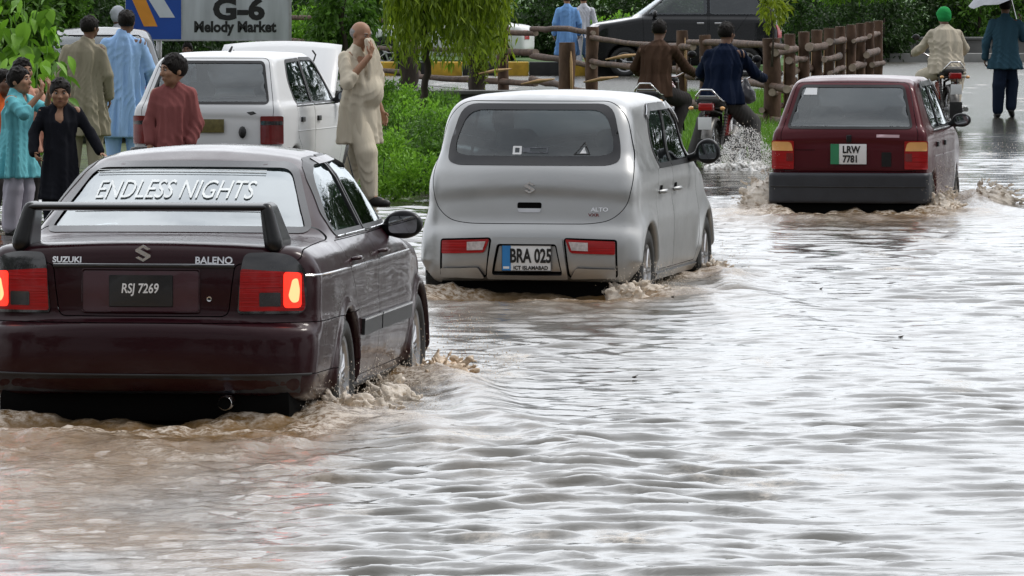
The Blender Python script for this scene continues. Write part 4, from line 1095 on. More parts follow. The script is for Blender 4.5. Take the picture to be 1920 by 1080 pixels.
def figure(label, loc, yaw, H, J, skin_m, top, bottom, hem=.30, sleeve=1.0, hair='short', hair_m=None, shoes=SHOE, head_k=1.0, fat=1.0, folds=(9, .012, .002), seed=1,
           rings=None, group=None, wide=1.0, leg_r=1.0, collar=True, extra=None, cap_m=None, cuff=.55, tz=0.0, legfold=.006, name='person', vox=.0085, tilt_body=(0, 0), vneck=0.0, flare=.028):
    root = empty(name, (loc[0], loc[1], loc[2] if len(loc) > 2 else 0), yaw, label, 'person', group)
    root.rotation_euler = (tilt_body[0], tilt_body[1], yaw)
    P = {k: (np.array(v, float) * H if (isinstance(v, tuple) and not k.startswith('pn') and not k.startswith('hd')) else v) for k, v in J.items()}
    for s in 'LR':
        P['toe' + s] = P['ank' + s] + P['toe' + s]
    allp = np.array([v for v in P.values() if isinstance(v, np.ndarray)])
    lo = allp.min(0) - .22 * np.array([1, 1, .6]); hi = allp.max(0) + np.array([.22, .24, .20]); lo[2] = min(lo[2], -.03)
    R = (Matrix.Rotation(P['turn'], 3, 'Z') @ Matrix.Rotation(P['nod'], 3, 'X') @ Matrix.Rotation(P['tilt'], 3, 'Y'))
    Ri = R.transposed(); Rr = [[Ri[i][j] for j in range(3)] for i in range(3)]
    # M rows used as columns of the inverse rotation: x' = M[0][0]x+M[1][0]y+M[2][0]z
    Mx = [[R[i][j] for j in range(3)] for i in range(3)]
    hc = P['head']; u = H * .0625 * head_k     # head half-unit: head height about 2.1 u
    def hp(x, y, z): return hc + np.array((R @ Vector((x, y, z)))[:]) * u
    F = Field(lo, hi, vox * .8)
    # torso, neck, limbs: one continuous surface
    F.cap(P['pelvis'], P['waist'], .075 * H * fat, .066 * H * fat, .03, sq=(1, 1.35, 1)).cap(P['waist'], P['chest'], .066 * H * fat, .082 * H, .04, sq=(1, 1.35, 1))
    F.cap(P['chest'], (P['shL'] + P['shR']) / 2, .08 * H, .05 * H, .04, sq=(1, 1.3, 1)).cap(P['shL'], P['shR'], .033 * H, None, .03)
    F.cap(P['neck'] - (0, 0, .02 * H), hc - np.array((0, .01, .02)) * H, .033 * H, .031 * H, .02)
    for s in 'LR':
        F.cap(P['sh' + s], P['el' + s], .030 * H, .023 * H, .02).cap(P['el' + s], P['wr' + s], .023 * H, .0155 * H, .012)
        F.cap(P['pelvis'] * .4 + P['hip' + s] * .6, P['knee' + s], .052 * H, .034 * H, .03).cap(P['knee' + s], P['ank' + s], .034 * H, .021 * H, .015)
        F.cap(P['ank' + s], P['toe' + s], .022 * H, .017 * H, .015, sq=(1, 1, 1))
        # hand: palm, four fingers of different length, thumb from the side of the palm
        d = P['hd' + s]; d = (P['wr' + s] - P['el' + s]) if d is None else np.array(d, float); d = d / np.linalg.norm(d)
        pn = np.array(P['pn' + s], float); pn -= d * (pn @ d); pn /= np.linalg.norm(pn); sd = np.cross(d, pn)
        if s == 'L': sd = -sd
        g = H / 1.72; w = P['wr' + s]; kn = w + d * .085 * g
        for t in (-.024, -.008, .008, .024): F.cap(w + sd * t * .6 * g + d * .015, kn + sd * t * g, .012 * g, .011 * g, .006)
        for t, ln, cu in ((.026, .062, .5), (.009, .072, .35), (-.009, .068, .45), (-.026, .054, .6)):
            a = kn + sd * t * g; b = a + (d * math.cos(cu) + pn * math.sin(cu)) * ln * .5 * g; c = b + (d * math.cos(cu * 2) + pn * math.sin(cu * 2)) * ln * .5 * g
            F.cap(a, b, .0095 * g, .0085 * g, .004).cap(b, c, .0085 * g, .007 * g, .003)
        a = w + d * .025 * g + sd * .025 * g; b = a + (d * .6 + sd * .75 + pn * .25) * .035 * g; F.cap(a, b, .0115 * g, .0095 * g, .005).cap(b, b + (d * .9 + sd * .2 + pn * .35) * .03 * g, .0095 * g, .008 * g, .003)
    # head and face
    F.ell(hp(0, -.10, .15), np.array((.74, .92, .88)) * u, .01, M=Mx)
    F.ell(hp(0, .22, -.35), np.array((.54, .56, .62)) * u, .03, M=Mx)
    F.cap(hp(-.25, .30, -.62), hp(.25, .30, -.62), .30 * u, None, .02)
    F.cap(hp(0, .52, -.88), hp(0, .50, -.80), .17 * u, None, .02)
    F.cap(hp(0, .74, .10), hp(0, .93, -.22), .075 * u, .13 * u, .010).cap(hp(-.12, .82, -.26), hp(.12, .82, -.26), .075 * u, None, .006)
    F.cap(hp(-.34, .70, .22), hp(.34, .70, .22), .11 * u, None, .012)
    for s in (-1, 1):
        F.ell(hp(s * .30, .80, .07), np.array((.17, .12, .10)) * u, .006, mode='s', M=Mx)
        F.ell(hp(s * .42, .55, -.18), np.array((.22, .2, .2)) * u, .02, M=Mx)
        F.ell(hp(s * .74, -.10, -.08), np.array((.08, .17, .27)) * u, .008, M=Mx)
    F.cap(hp(-.2, .72, -.50), hp(.2, .72, -.50), .075 * u, None, .008).cap(hp(-.17, .70, -.60), hp(.17, .70, -.60), .08 * u, None, .008)
    body = F.mesh('body', skin_m, root, 1)
    q = R.to_4x4()
    for s in (-1, 1):
        m = MB(); m.ball(hp(s * .30, .69, .08), .115 * u, 2); e = m.build('eye', EYEW, body, smooth=True)
        m = MB(); m.ball(hp(s * .30, .745, .07), .088 * u, 1); m.build('iris', EYEB, e, smooth=True)
        m = MB(); m.tube([hp(s * .14, .83, .26), hp(s * .32, .83, .32), hp(s * .50, .72, .26)], [.03 * u, .045 * u, .02 * u], 6); m.build('eyebrow', hair_m or HAIR, body, smooth=True)
    m = MB(); m.tube([hp(-.22, .74, -.54), hp(0, .81, -.535), hp(.22, .74, -.54)], [.03 * u, .055 * u, .03 * u], 6); m.build('lips', LIP, body, smooth=True)
    # hair
    if hair:
        G = Field(hc - 2.1 * u, hc + 2.1 * u, vox * .8)
        rng = np.random.RandomState(seed)
        if hair == 'bald':
            G.ell(hp(0, -.22, .02), np.array((.80, .86, .62)) * u, .01, M=Mx).ell(hp(0, .75, .3), np.array((1.2, .85, 1.4)) * u, .01, 's', M=Mx).ell(hp(0, .0, .95), np.array((.72, 1.0, .62)) * u, .01, 's', M=Mx)
        else:
            G.ell(hp(0, -.13, .24), np.array((.83, .99, .93)) * u, .01, M=Mx)
            for _ in range(46):
                a, b = rng.uniform(0, 2 * math.pi), rng.uniform(.15, 1.35)
                v = np.array((math.cos(a) * math.sin(b) * .80, math.sin(a) * math.sin(b) * .96 - .12, math.cos(b) * .92 + .26))
                t = v + np.array((rng.uniform(-.2, .2), rng.uniform(-.05, .3), rng.uniform(-.25, .05)))
                G.cap(hp(*v), hp(*t), .10 * u, .04 * u, .008)
            G.ell(hp(0, 1.0, -.28), np.array((.74, .72, .80)) * u, .01, 's', M=Mx)
            G.ell(hp(0, .2, -1.15), np.array((1.1, 1.6, .75)) * u, .02, 's', M=Mx)
        G.mesh('hair', hair_m or HAIR, body, 1)
    if cap_m:
        G = Field(hc - 2.1 * u, hc + 2.1 * u, vox * .8)
        G.ell(hp(0, -.08, .26), np.array((.92, 1.06, 1.0)) * u, .01, M=Mx).ell(hp(0, -.3, -.2), np.array((.86, .8, .6)) * u, .02, M=Mx).ell(hp(0, 1.0, -.38), np.array((.8, .7, .72)) * u, .01, 's', M=Mx)
        G.cap(hp(-.8, .3, .35), hp(.8, .3, .35), .12 * u, None, .03).wrinkle(.002, 30, 30, 90)
        G.mesh('turban' if cap_m is not None else 'cap', cap_m, body, 1)
    # trousers
    if bottom:
        G = Field(lo, hi, vox)
        for s in 'LR':
            G.cap(P['pelvis'] * .5 + P['hip' + s] * .5, P['knee' + s], .072 * H * leg_r, .060 * H * leg_r, .02, sq=(1, 1.05, 1))
            e_ = P['knee' + s] + (P['ank' + s] - P['knee' + s]) * .93
            G.cap(P['knee' + s], e_, .060 * H * leg_r, (.034 + .02 * (cuff - .5)) * H * leg_r, .02)
        G.wrinkle(legfold * .6, 26, 22, 13, seed).creases(.010, .06, .18, seed)
        G.mesh('trousers', bottom, root, 1)
    # long shirt
    G = Field(lo, hi, vox)
    if rings is None:
        c, w_, pv = P['chest'] / H, P['waist'] / H, P['pelvis'] / H
        sx, sy = ((P['shL'] + P['shR']) / 2 / H)[:2]
        rings = [(.845, sx, sy, .036, .034), (.828, sx, sy, .062, .042), (.805, sx, sy, .094, .050), (.775, sx, sy, .112, .060), (.72, c[0], c[1], .112 * wide, .076 * fat), (.63, w_[0], w_[1], .100 * wide * fat, .078 * fat), (.53, pv[0], pv[1], .108 * wide * fat, .086 * fat)]
        rings += [(hem + (.53 - hem) * t, pv[0], pv[1], (.108 + flare * (1 - t)) * wide * fat, (.086 + .018 * (1 - t)) * fat) for t in (0, .5)]
    G.stack([tuple(v * H for v in r) for r in rings], .02, (folds[0], folds[1] * H, folds[2] * H), seed)
    for s in 'LR':
        a, b, c = P['sh' + s], P['el' + s], P['wr' + s]
        G.cap(a, a + (b - a) * min(1, sleeve * 1.9), .037 * H, .037 * H, .025)
        if sleeve > .53:
            t = min(.96, (sleeve - .5) * 2); G.cap(b, b + (c - b) * t, .037 * H, .032 * H, .015)
    if collar: G.cap(P['neck'] + np.array((0, .0, -.012)) * H, P['neck'] + np.array((0, .004, .006)) * H, .048 * H, .044 * H, .012)
    if extra: extra(G, P, H)
    G.wrinkle(.0048 * H, 21, 17, 11, seed * 1.7).creases(.0065 * H, .085, .55 if seed % 2 else -.5, seed).creases(.004 * H, .05, -.5, seed + 2)
    # open the collar at the throat so that the neck shows
    G.cap(P['neck'] + np.array((0, .045, .02)) * H, P['neck'] + np.array((0, .082, -.055 - vneck)) * H, (.026 + vneck * .1) * H, .010 * H, .006, 's') if collar else None
    sh = G.mesh('shirt', top, root, 1)
    if shoes:
        for s in 'LR':
            G = Field(P['ank' + s] - .2, P['ank' + s] + .22, vox * .8)
            a, t = P['ank' + s], P['toe' + s]; ddir = (t - a) / np.linalg.norm(t - a)
            b0 = a - np.array((0, 0, .028)) * H - ddir * .012 * H
            G.cap(b0, t + ddir * .012 * H, .025 * H, .024 * H, .01, sq=(1, 1, 1.15)).cap(a - (0, 0, .012 * H), t - ddir * .03 * H, .027 * H, .022 * H, .012)
            G.mesh('shoe', shoes, root, 1)
    return root

C_beige = cloth('cloth_beige', (.60, .54, .43)); C_olive = cloth('cloth_olive', (.30, .27, .20)); C_sky = cloth('cloth_sky', (.33, .52, .82)); C_rose = cloth('cloth_rose', (.25, .085, .082))
C_blk = cloth('cloth_black', (.012, .013, .018)); C_turq = cloth('cloth_turquoise', (.16, .50, .56)); C_lilac = cloth('cloth_lilac', (.42, .40, .46)); C_peach = cloth('cloth_peach', (.55, .30, .22))
C_orange = cloth('cloth_orange', (.60, .12, .03)); C_brown = cloth('cloth_brown', (.060, .034, .022)); C_navy = cloth('cloth_navy', (.004, .009, .026)); C_cream = cloth('cloth_cream', (.50, .45, .36))
C_teal = cloth('cloth_teal', (.035, .085, .12)); C_dnavy = cloth('cloth_dark_navy', (.012, .02, .04)); C_green = cloth('cloth_green', (.02, .26, .07)); C_dkbrown = cloth('cloth_dark', (.035, .032, .032)); C_skyl = cloth('cloth_light_blue', (.20, .40, .75)); C_gry = cloth('cloth_grey', (.07, .068, .066))
C_white = cloth('cloth_white', (.60, .62, .68))

def people():
    PI = math.pi
    # bald man wiping his face with the front of his long shirt
    X, Y = W(668, 209)
    J = DJ(head=(.012, .040, .915), neck=(0, .012, .83), nod=-.30, turn=-.12, chest=(0, .02, .73), waist=(0, .035, .61), pelvis=(0, .015, .53),
           shR=(.112, .0, .79), elR=(.165, .05, .66), wrR=(.075, .135, .80), hdR=(-.35, .1, .9), pnR=(0, -1, 0),
           shL=(-.112, -.005, .79), elL=(-.168, -.01, .63), wrL=(-.172, .05, .50), kneeR=(.055, .10, .285), ankR=(.045, .12, .045), kneeL=(-.05, -.01, .28), ankL=(-.05, -.12, .055), hipL=(-.055, .01, .5), hipR=(.055, 0, .5))
    def flap(G, P, H):   # cloth pulled up from the belly to the face
        for t in np.linspace(0, 1, 40):
            p = np.array((-.01 + .03 * t, .105 + .035 * t - .05 * t * t, .64 + .245 * t)) * H; w = (.085 - .055 * t) * H
            G.cap(p - (w, 0, 0), p + (w * .6, 0, 0), .012 * H, None, .012)
        G.ell(np.array((0, .072, .61)) * H, np.array((.092, .085, .095)) * H, .03)
    figure('bald man in a beige shalwar kameez wiping his face with his lifted shirt front', (X, Y, 0), rad(-122), 1.68, J, SK1, C_beige, C_beige, hem=.33, flare=.004, sleeve=.62, hair='bald', hair_m=HAIRG, fat=1.12, folds=(7, .010, .004), seed=3, extra=flap, leg_r=1.0, cuff=.9)
    # two grown men with their backs to the camera
    X, Y = W(158, 185)
    figure('man in an olive grey kameez seen from behind, left of the man in light blue', (X, Y, 0), rad(-4), 1.66, DJ(turn=-.6, head=(.035, .015, .92), neck=(.02, 0, .83)), SK2, C_olive, C_olive, hem=.26, seed=5, folds=(10, .012, .003), wide=1.12)
    X, Y = W(232, 181)
    def emb(G, P, H): pass
    figure('man in a light blue kameez seen from behind beside the white hatchback', (X, Y, 0), rad(3), 1.72, DJ(turn=-.25, head=(.02, .01, .915), elL=(-.165, -.02, .63), wrL=(-.185, .0, .48), elR=(.16, .0, .63), wrR=(.165, .06, .50)), SK2, C_sky, C_sky, hem=.22, seed=8, folds=(11, .012, .003), wide=1.15)
    # boys
    X, Y = W(325, 243)
    figure('boy in a dusty red kameez looking left in front of the white hatchback', (X, Y, 0), rad(180 - 6), 1.48, DJ(turn=-.95, nod=-.05, head=(-.002, .018, .905), neck=(0, 0, .82), shL=(-.088, -.005, .78), shR=(.088, -.005, .78), elL=(-.125, .0, .63), wrL=(-.085, .06, .50), elR=(.12, .0, .63), wrR=(.115, .05, .50), chest=(0, 0, .72)), SK1, C_rose, C_rose, hem=.26, sleeve=.86, head_k=1.2, seed=2, folds=(8, .010, .002), wide=.88)
    X, Y = W(113, 238)
    figure('small boy in a black kameez with both arms held out from his sides', (X, Y, 0), rad(180 + 4), 1.27, DJ(turn=.0, nod=-.08, head=(0, .018, .90), elR=(.165, .0, .65), wrR=(.165, .07, .53), hdR=(-.35, .5, -.5), elL=(-.18, .0, .66), wrL=(-.245, .03, .54), pnL=(0, 0, -1), hdL=(-.7, .3, -.6)), SK1, C_blk, C_blk, hem=.24, sleeve=.98, head_k=1.28, seed=4, folds=(8, .008, .002), wide=.98, vneck=.05)
    X, Y = W(32, 236)
    figure('boy in a turquoise kameez and lilac trousers cupping his hands to his mouth', (X, Y, 0), rad(180 + 62), 1.36, DJ(turn=.1, nod=.12, head=(0, .02, .905), shL=(-.10, .02, .79), shR=(.10, .02, .79), elL=(-.12, .13, .73), wrL=(-.035, .20, .845), hdL=(.1, .1, 1), pnL=(0, -1, 0), elR=(.12, .12, .72), wrR=(.035, .19, .84), hdR=(-.1, .1, 1), pnR=(0, -1, 0)), SK1, C_turq, C_lilac, hem=.34, sleeve=.60, head_k=1.18, seed=6, folds=(7, .014, .002), wide=1.12, leg_r=.98, cuff=1.4, legfold=.010)
    X, Y = W(42, 222)
    figure('boy in a peach shirt standing behind the boy in turquoise', (X, Y, 0), rad(180 + 20), 1.36, DJ(turn=.3, elL=(-.165, .0, .63)), SK1, C_peach, C_dkbrown, hem=.42, head_k=1.15, seed=7, wide=1.15)
    X, Y = W(2, 228)
    figure('child in an orange shirt at the left edge behind the boy in turquoise', (X, Y + .2, 0), rad(180 + 30), 1.28, DJ(turn=.2), SK2, C_orange, C_dkbrown, hem=.45, head_k=1.2, seed=9, wide=1.1)
    # walker with an umbrella
    X, Y = W(1884, 131)
    wk = figure('person in a dark teal coat walking away along the flooded road under an umbrella', (X, Y, 0), rad(-4), 1.72, DJ(kneeR=(.058, .05, .285), ankR=(.05, .02, .075), kneeL=(-.05, -.02, .27), ankL=(-.06, .0, .045), elR=(.15, .05, .66), wrR=(.13, .12, .78), hdR=(0, 0, 1), pnR=(-1, 0, 0), elL=(-.155, .0, .63), wrL=(-.165, .03, .50), toeR=(.01, .07, -.05)), SK2, C_teal, C_dnavy, hem=.40, seed=11, wide=1.08, leg_r=.9, cuff=1.3, folds=(6, .008, .002))
    um = empty('umbrella', (X + .20, Y + .18, 1.31), 0, 'pale grey umbrella held over the person in the dark teal coat', 'umbrella')
    um.rotation_euler = (rad(4), rad(-15), 0)
    m = MB(); R_ = .62; n = 8
    V = [(0, 0, .72)]; Fc = []
    for ring in range(1, 6):
        for k in range(n * 4):
            a = 2 * math.pi * k / (n * 4); sag = .03 * math.cos(n * a) * ring / 5
            r = R_ * ring / 5; V.append((r * math.cos(a), r * math.sin(a), .72 - .26 * (ring / 5) ** 2 + sag * .6 - .02))
    K = n * 4
    for k in range(K): Fc.append((0, 1 + k, 1 + (k + 1) % K))
    for r in range(4):
        for k in range(K): Fc.append((1 + r * K + k, 1 + (r + 1) * K + k, 1 + (r + 1) * K + (k + 1) % K, 1 + r * K + (k + 1) % K))
    m.add(V, Fc); o = m.build('canopy', cloth('umbrella_cloth', (.42, .43, .46)), um, smooth=True)
    k = MB(); k.tube([(0, 0, -.05), (0, 0, .78)], .008, 6); k.build('shaft', M_chrome, um)
    k = MB(); k.tube([(0, 0, -.05), (0, 0, -.13), (.03, 0, -.16), (.06, 0, -.13)], .013, 8); k.build('handle', M_black, um)
    # person in pale blue beyond the fence
    X, Y = W(1063, 94)
    def shawl(G, P, H):
        G.cap(np.array((.11, .03, .79)) * H, np.array((.14, .04, .50)) * H, .03 * H, .05 * H, .02)
    figure('person in a pale blue kameez standing beyond the log fence', (X, Y, 0), rad(8), 1.66, DJ(), SK1, C_skyl, C_skyl, hem=.24, seed=12, wide=1.05, folds=(8, .012, .003), vox=.012)
    sc = Field((-.3, -.3, .6), (.35, .3, 1.6), .012)
    X2, Y2 = W(1094, 92)
    figure('person in a white shawl beyond the log fence, right of the one in pale blue', (X2, Y2, 0), rad(0), 1.64, DJ(), SK1, C_white, C_white, hem=.45, seed=13, wide=.8, folds=(7, .012, .003), vox=.012)
    X, Y = W(352, 150)
    figure('person in a dark red shirt half hidden below the signboard', (X, Y, 0), rad(170), 1.2, DJ(), SK2, cloth('cloth_wine', (.12, .015, .02)), C_dkbrown, hem=.42, head_k=1.1, seed=14, vox=.011)
    X, Y = W(222, 150)
    figure('person in a white head scarf glimpsed between the two men', (X, Y, 0), rad(10), 1.66, DJ(), SK2, C_white, C_white, hem=.3, seed=15, cap_m=C_white, hair=None, vox=.011)

def rider(label, loc, yaw, H, top, bottom, paddling=True, hair='short', cap_m=None, seed=1, kurta=True, turn=0, wide=1.1, zoff=.0, sk=SK2, lean=0, offx=0):
    kz = .30
    s = 1 / H
    def q(x, y, z): return (x * s, y * s, z * s)
    if paddling:
        legs = dict(hipL=q(-.11, .30, .80), kneeL=q(-.27, .58, .56), ankL=q(-.42, .42, .07), hipR=q(.11, .30, .80), kneeR=q(.26, .56, .55), ankR=q(.36, .36, .07))
    else:
        legs = dict(hipL=q(-.11, .30, .80), kneeL=q(-.24, .68, .72), ankL=q(-.18, .48, .34), hipR=q(.11, .30, .80), kneeR=q(.24, .68, .72), ankR=q(.18, .48, .34))
    J = DJ(pelvis=q(0, .28, .84), waist=q(0, .30, 1.0), chest=q(0, .36, 1.20), neck=q(0, .40, 1.39), head=q(.0, .45, 1.535), turn=turn, nod=-.08,
           shL=q(-.178, .38, 1.30), elL=q(-.30, .52, 1.10), wrL=q(-.33, .80, 1.04), shR=q(.178, .38, 1.30), elR=q(.30, .52, 1.10), wrR=q(.33, .80, 1.04), hdL=(0, 1, -.1), hdR=(0, 1, -.1), pnL=(0, 0, -1), pnR=(0, 0, -1), **legs)
    rings = [q(*r[:3]) + tuple(v * s for v in r[3:]) for r in []]
    zz = [(1.43, .40, .055, .055), (1.40, .40, .09, .07), (1.36, .385, .15, .11), (1.31, .38, .19, .125), (1.20, .355, .19 * wide, .145), (1.03, .31, .175 * wide, .13), (.88, .27, .20 * wide, .16), (.76, .25, .21 * wide, .19)]
    rings = [(z * s, 0, y * s, a * s, b * s) for z, y, a, b in zz]
    return figure(label, loc, yaw, H, J, sk, top, bottom, rings=rings, seed=seed, hair=hair, cap_m=cap_m, folds=(7, .010, .003), leg_r=.95, legfold=.006, collar=False)

M_alloy_d = mat('alloy_grimy', (.13, .125, .12), .45, .3, 18, metal=.7)
def motorcycle(label, X, Y, z0, yaw, lamp_plate='white', red=(1, 0, 0), group=None, proto=None):
    root = empty('motorcycle', (X, Y, z0), yaw, label, 'motorcycle', group)
    for y in (0, 1.22):
        e = MB(); e.tube([(-.09, y, .29), (.09, y, .29)], .035, 12); e.tube([(-.04, y, .29), (.04, y, .29)], .07, 16); wo = e.build('wheel', M_alloy, root, angle=40)
        t = MB(); t.lathe([(-.03, .235), (-.042, .25), (-.042, .275), (-.025, .295), (0, .30), (.025, .295), (.042, .275), (.042, .25), (.03, .235)], 40, 'x', (0, y, .29)); t.build('tyre', M_tyre, wo, angle=50)
        t = MB(); t.lathe([(-.028, .24), (-.03, .22), (0, .215), (.03, .22), (.028, .24)], 40, 'x', (0, y, .29))
        for k in range(18):
            a = 2 * math.pi * k / 18; t.tube([(.03 * (-1) ** k, y + .06 * math.cos(a + .3), .29 + .06 * math.sin(a + .3)), (0, y + .22 * math.cos(a), .29 + .22 * math.sin(a))], .0025, 4)
        t.build('rim', M_chrome, wo, angle=50)
        f = MB(); P = []
        a0, a1 = (rad(20), rad(190)) if y == 0 else (rad(10), rad(150))
        for i in range(15):
            a = a0 + (a1 - a0) * i / 14
            for j, (w, dr) in enumerate(((-.065, -.03), (-.05, 0), (0, .012), (.05, 0), (.065, -.03))): P.append((w, y + (.335 + dr) * math.cos(a), .29 + (.335 + dr) * math.sin(a)))
        f.add(P, [(i * 5 + j, i * 5 + j + 1, (i + 1) * 5 + j + 1, (i + 1) * 5 + j) for i in range(14) for j in range(4)])
        o = f.build('mudguard', M_black_gloss if y else M_alloy_d, root, smooth=True); so = o.modifiers.new('s', 'SOLIDIFY'); so.thickness = .004
    # mud flap
    f = MB(); f.box((-.085, -.36, .18), (.085, -.345, .40), bev=.01); f.build('mud_flap', M_rubber, root, angle=50)
    F = Field((-.22, -.35, .6), (.22, .75, .95), .012)
    for t in np.linspace(0, 1, 12):
        y = -.18 + .68 * t; z = .80 - .05 * math.sin(math.pi * t) * (1 if t > .4 else .7); F.cap((-.09, y, z), (.09, y, z), .048, None, .02)
    F.mesh('seat', M_rubber, root, 1)
    F = Field((-.2, .4, .6), (.2, 1.1, 1.1), .012); F.ell((0, .72, .84), (.13, .24, .11), .02).cap((0, .55, .80), (0, .9, .88), .10, .08, .03); F.mesh('fuel_tank', P_tank, root, 1)
    c = MB(); c.tube([(-.13, .12, .79), (-.15, -.18, .81), (-.12, -.27, .86), (-.06, -.30, .93), (.06, -.30, .93), (.12, -.27, .86), (.15, -.18, .81), (.13, .12, .79)], .011, 8); c.tube([(-.12, -.27, .86), (.12, -.27, .86)], .008, 6); c.build('grab_rail', M_chrome, root, angle=60)
    l = MB(); l.box((-.085, -.34, .70), (.085, -.24, .79), bev=.02); L = l.build('tail_lamp', M_red_dark, root, angle=60)
    l = MB(); l.box((-.075, -.352, .71), (.075, -.338, .78), bev=.01); l.build('lamp_lens', M_red_lamp, L, angle=60)
    l = MB(); l.box((-.06, -.33, .785), (.06, -.25, .80), bev=.006); l.build('lamp_hood', M_black, L, angle=60)
    for s in (-1, 1):
        k = MB(); k.tube([(0, -.26, .73), (s * .15, -.27, .73)], .008, 6); st = k.build('indicator_stalk', M_black, root)
        k = MB(); k.ball((s * .175, -.275, .73), .030, 2, sc=(1, .9, .75)); k.build('indicator', M_amber, st, smooth=True)
        k = MB(); k.tube([(s * .10, .02, .33), (s * .12, .16, .72)], .014, 8)
        for i in range(9):
            t = i / 9; c_ = Vector((s * (.10 + .02 * t), .02 + .14 * t, .40 + .28 * t)); k.tube([c_ + Vector((.027 * math.cos(a), .027 * math.sin(a), .01 * a / 6)) for a in np.linspace(0, 6.28, 9)], .005, 4)
        k.build('shock_absorber', M_alloy_d, root, angle=60)
        k = MB(); k.tube([(s * .09, .0, .29), (s * .08, .50, .34)], .018, 8); k.tube([(s * .09, 1.22, .29), (s * .09, 1.08, .72), (s * .08, 1.02, .93)], [.022, .022, .02], 8); k.build('fork', M_alloy_d, root, angle=60)
        k = MB(); k.tube([(s * .07, .50, .30), (s * .26, .50, .28)], .013, 8); k.build('foot_peg', M_rubber, root)
        k = MB(); k.tube([(s * .24, .92, 1.05), (s * .27, .90, 1.20)], .006, 6); k.ball((s * .29, .885, 1.25), .055, 2, sc=(1, .35, .8)); k.build('mirror', M_black_gloss, root, angle=60)
    p = MB(); p.box((-.075, -.375, .50), (.075, -.368, .635), bev=.004); pl0 = p.build('number_plate', M_pwhite, root, angle=50)
    k = MB(); k.tube([(-.38, .80, 1.03), (-.22, .92, 1.05), (-.08, 1.0, .99), (.08, 1.0, .99), (.22, .92, 1.05), (.38, .80, 1.03)], .011, 8); hb = k.build('handlebar', M_chrome, root, angle=60)
    for s in (-1, 1):
        k = MB(); k.tube([(s * .38, .80, 1.03), (s * .27, .885, 1.045)], .018, 10); k.build('grip', M_rubber, hb, angle=60)
    k = MB(); k.ball((0, 1.10, .93), .09, 2, sc=(1, .9, 1)); k.build('headlamp', M_black_gloss, root, smooth=True)
    F = Field((-.25, .2, .15), (.25, .95, .75), .014); F.cap((-.07, .60, .32), (.07, .60, .32), .12, None, .02).cap((0, .66, .34), (0, .86, .44), .07, .065, .02)
    for i in range(5): F.cap((-.03, .74 + .03 * i, .38 + .015 * i), (.03, .74 + .03 * i, .38 + .015 * i), .088, None, .004)
    F.mesh('engine', M_alloy_d, root, 0)
    k = MB(); k.tube([(.05, .84, .40), (.09, .90, .25), (.12, .70, .22), (.13, .2, .25), (.15, -.25, .30)], [.018, .018, .02, .034, .036], 10); k.lathe([(0, .036), (-.04, .034), (-.04, .001)], 12, 'y', (.15, -.25, .30)); k.build('exhaust_pipe', M_chrome, root, angle=60)
    k = MB(); k.tube([(0, 1.05, .90), (0, .80, .62), (0, .78, .30), (0, .45, .28), (0, .40, .66), (0, -.15, .72)], .018, 8); k.tube([(0, 1.03, .86), (0, .40, .70)], .02, 8); k.build('frame', M_black_gloss, root, angle=60)
    k = MB(); k.box((-.13, .12, .42), (-.09, .42, .66), bev=.03); k.box((.09, .12, .42), (.13, .42, .66), bev=.03); k.build('side_cover', P_tank, root, angle=60)
    return root
P_tank = mat('tank_red', (.22, .01, .01), .25, .15, 6, coat=.8)

def riders():
    X, Y = W(1336, 172)
    yaw = -rad(15); z = -.12
    motorcycle('motorcycle with a red tail lamp and chrome grab rail ridden by the man in navy', X, Y, z, yaw)
    rider('motorcyclist in a navy kameez with his legs out beside the red hatchback', (X + .05, Y, z), yaw, 1.72, C_navy, C_gry, True, seed=21, turn=-.35, wide=1.15)
    X, Y = W(1220, 163)
    motorcycle('motorcycle mostly hidden behind the roof of the silver hatchback', X, Y, z, -rad(14))
    rider('motorcyclist in a brown shirt with his back to the camera above the silver hatchback', (X, Y, z), -rad(14), 1.68, C_brown, C_dkbrown, False, seed=22, turn=0, wide=.98)
    X, Y = W(1782, 140)
    motorcycle('motorcycle with a dark red tail lamp ahead of the red hatchback', X, Y, -.05, rad(8))
    rider('motorcyclist in a cream kameez and bright green turban', (X, Y, -.05), rad(8), 1.70, C_cream, C_cream, False, hair=None, cap_m=C_green, seed=23, turn=.1, wide=1.2)
    # shopping bag hanging beside the navy rider
    X, Y = W(1400, 171)
    b = Field((-.16, -.12, -.2), (.16, .12, .2), .01); b.cap((-.03, 0, -.06), (.03, 0, -.06), .085, None, .03).cap((0, 0, 0), (0, 0, .12), .07, .03, .04).wrinkle(.008, 40, 40, 30)
    o = b.mesh('plastic_bag', mat('bag_plastic', (.10, .10, .11), .25, .3, 8, .3, 30), None, 1); o.location = (X, Y + .35, .78)
    tag(o, 'dark plastic bag hanging from the handlebar beside the rider in navy', 'bag')
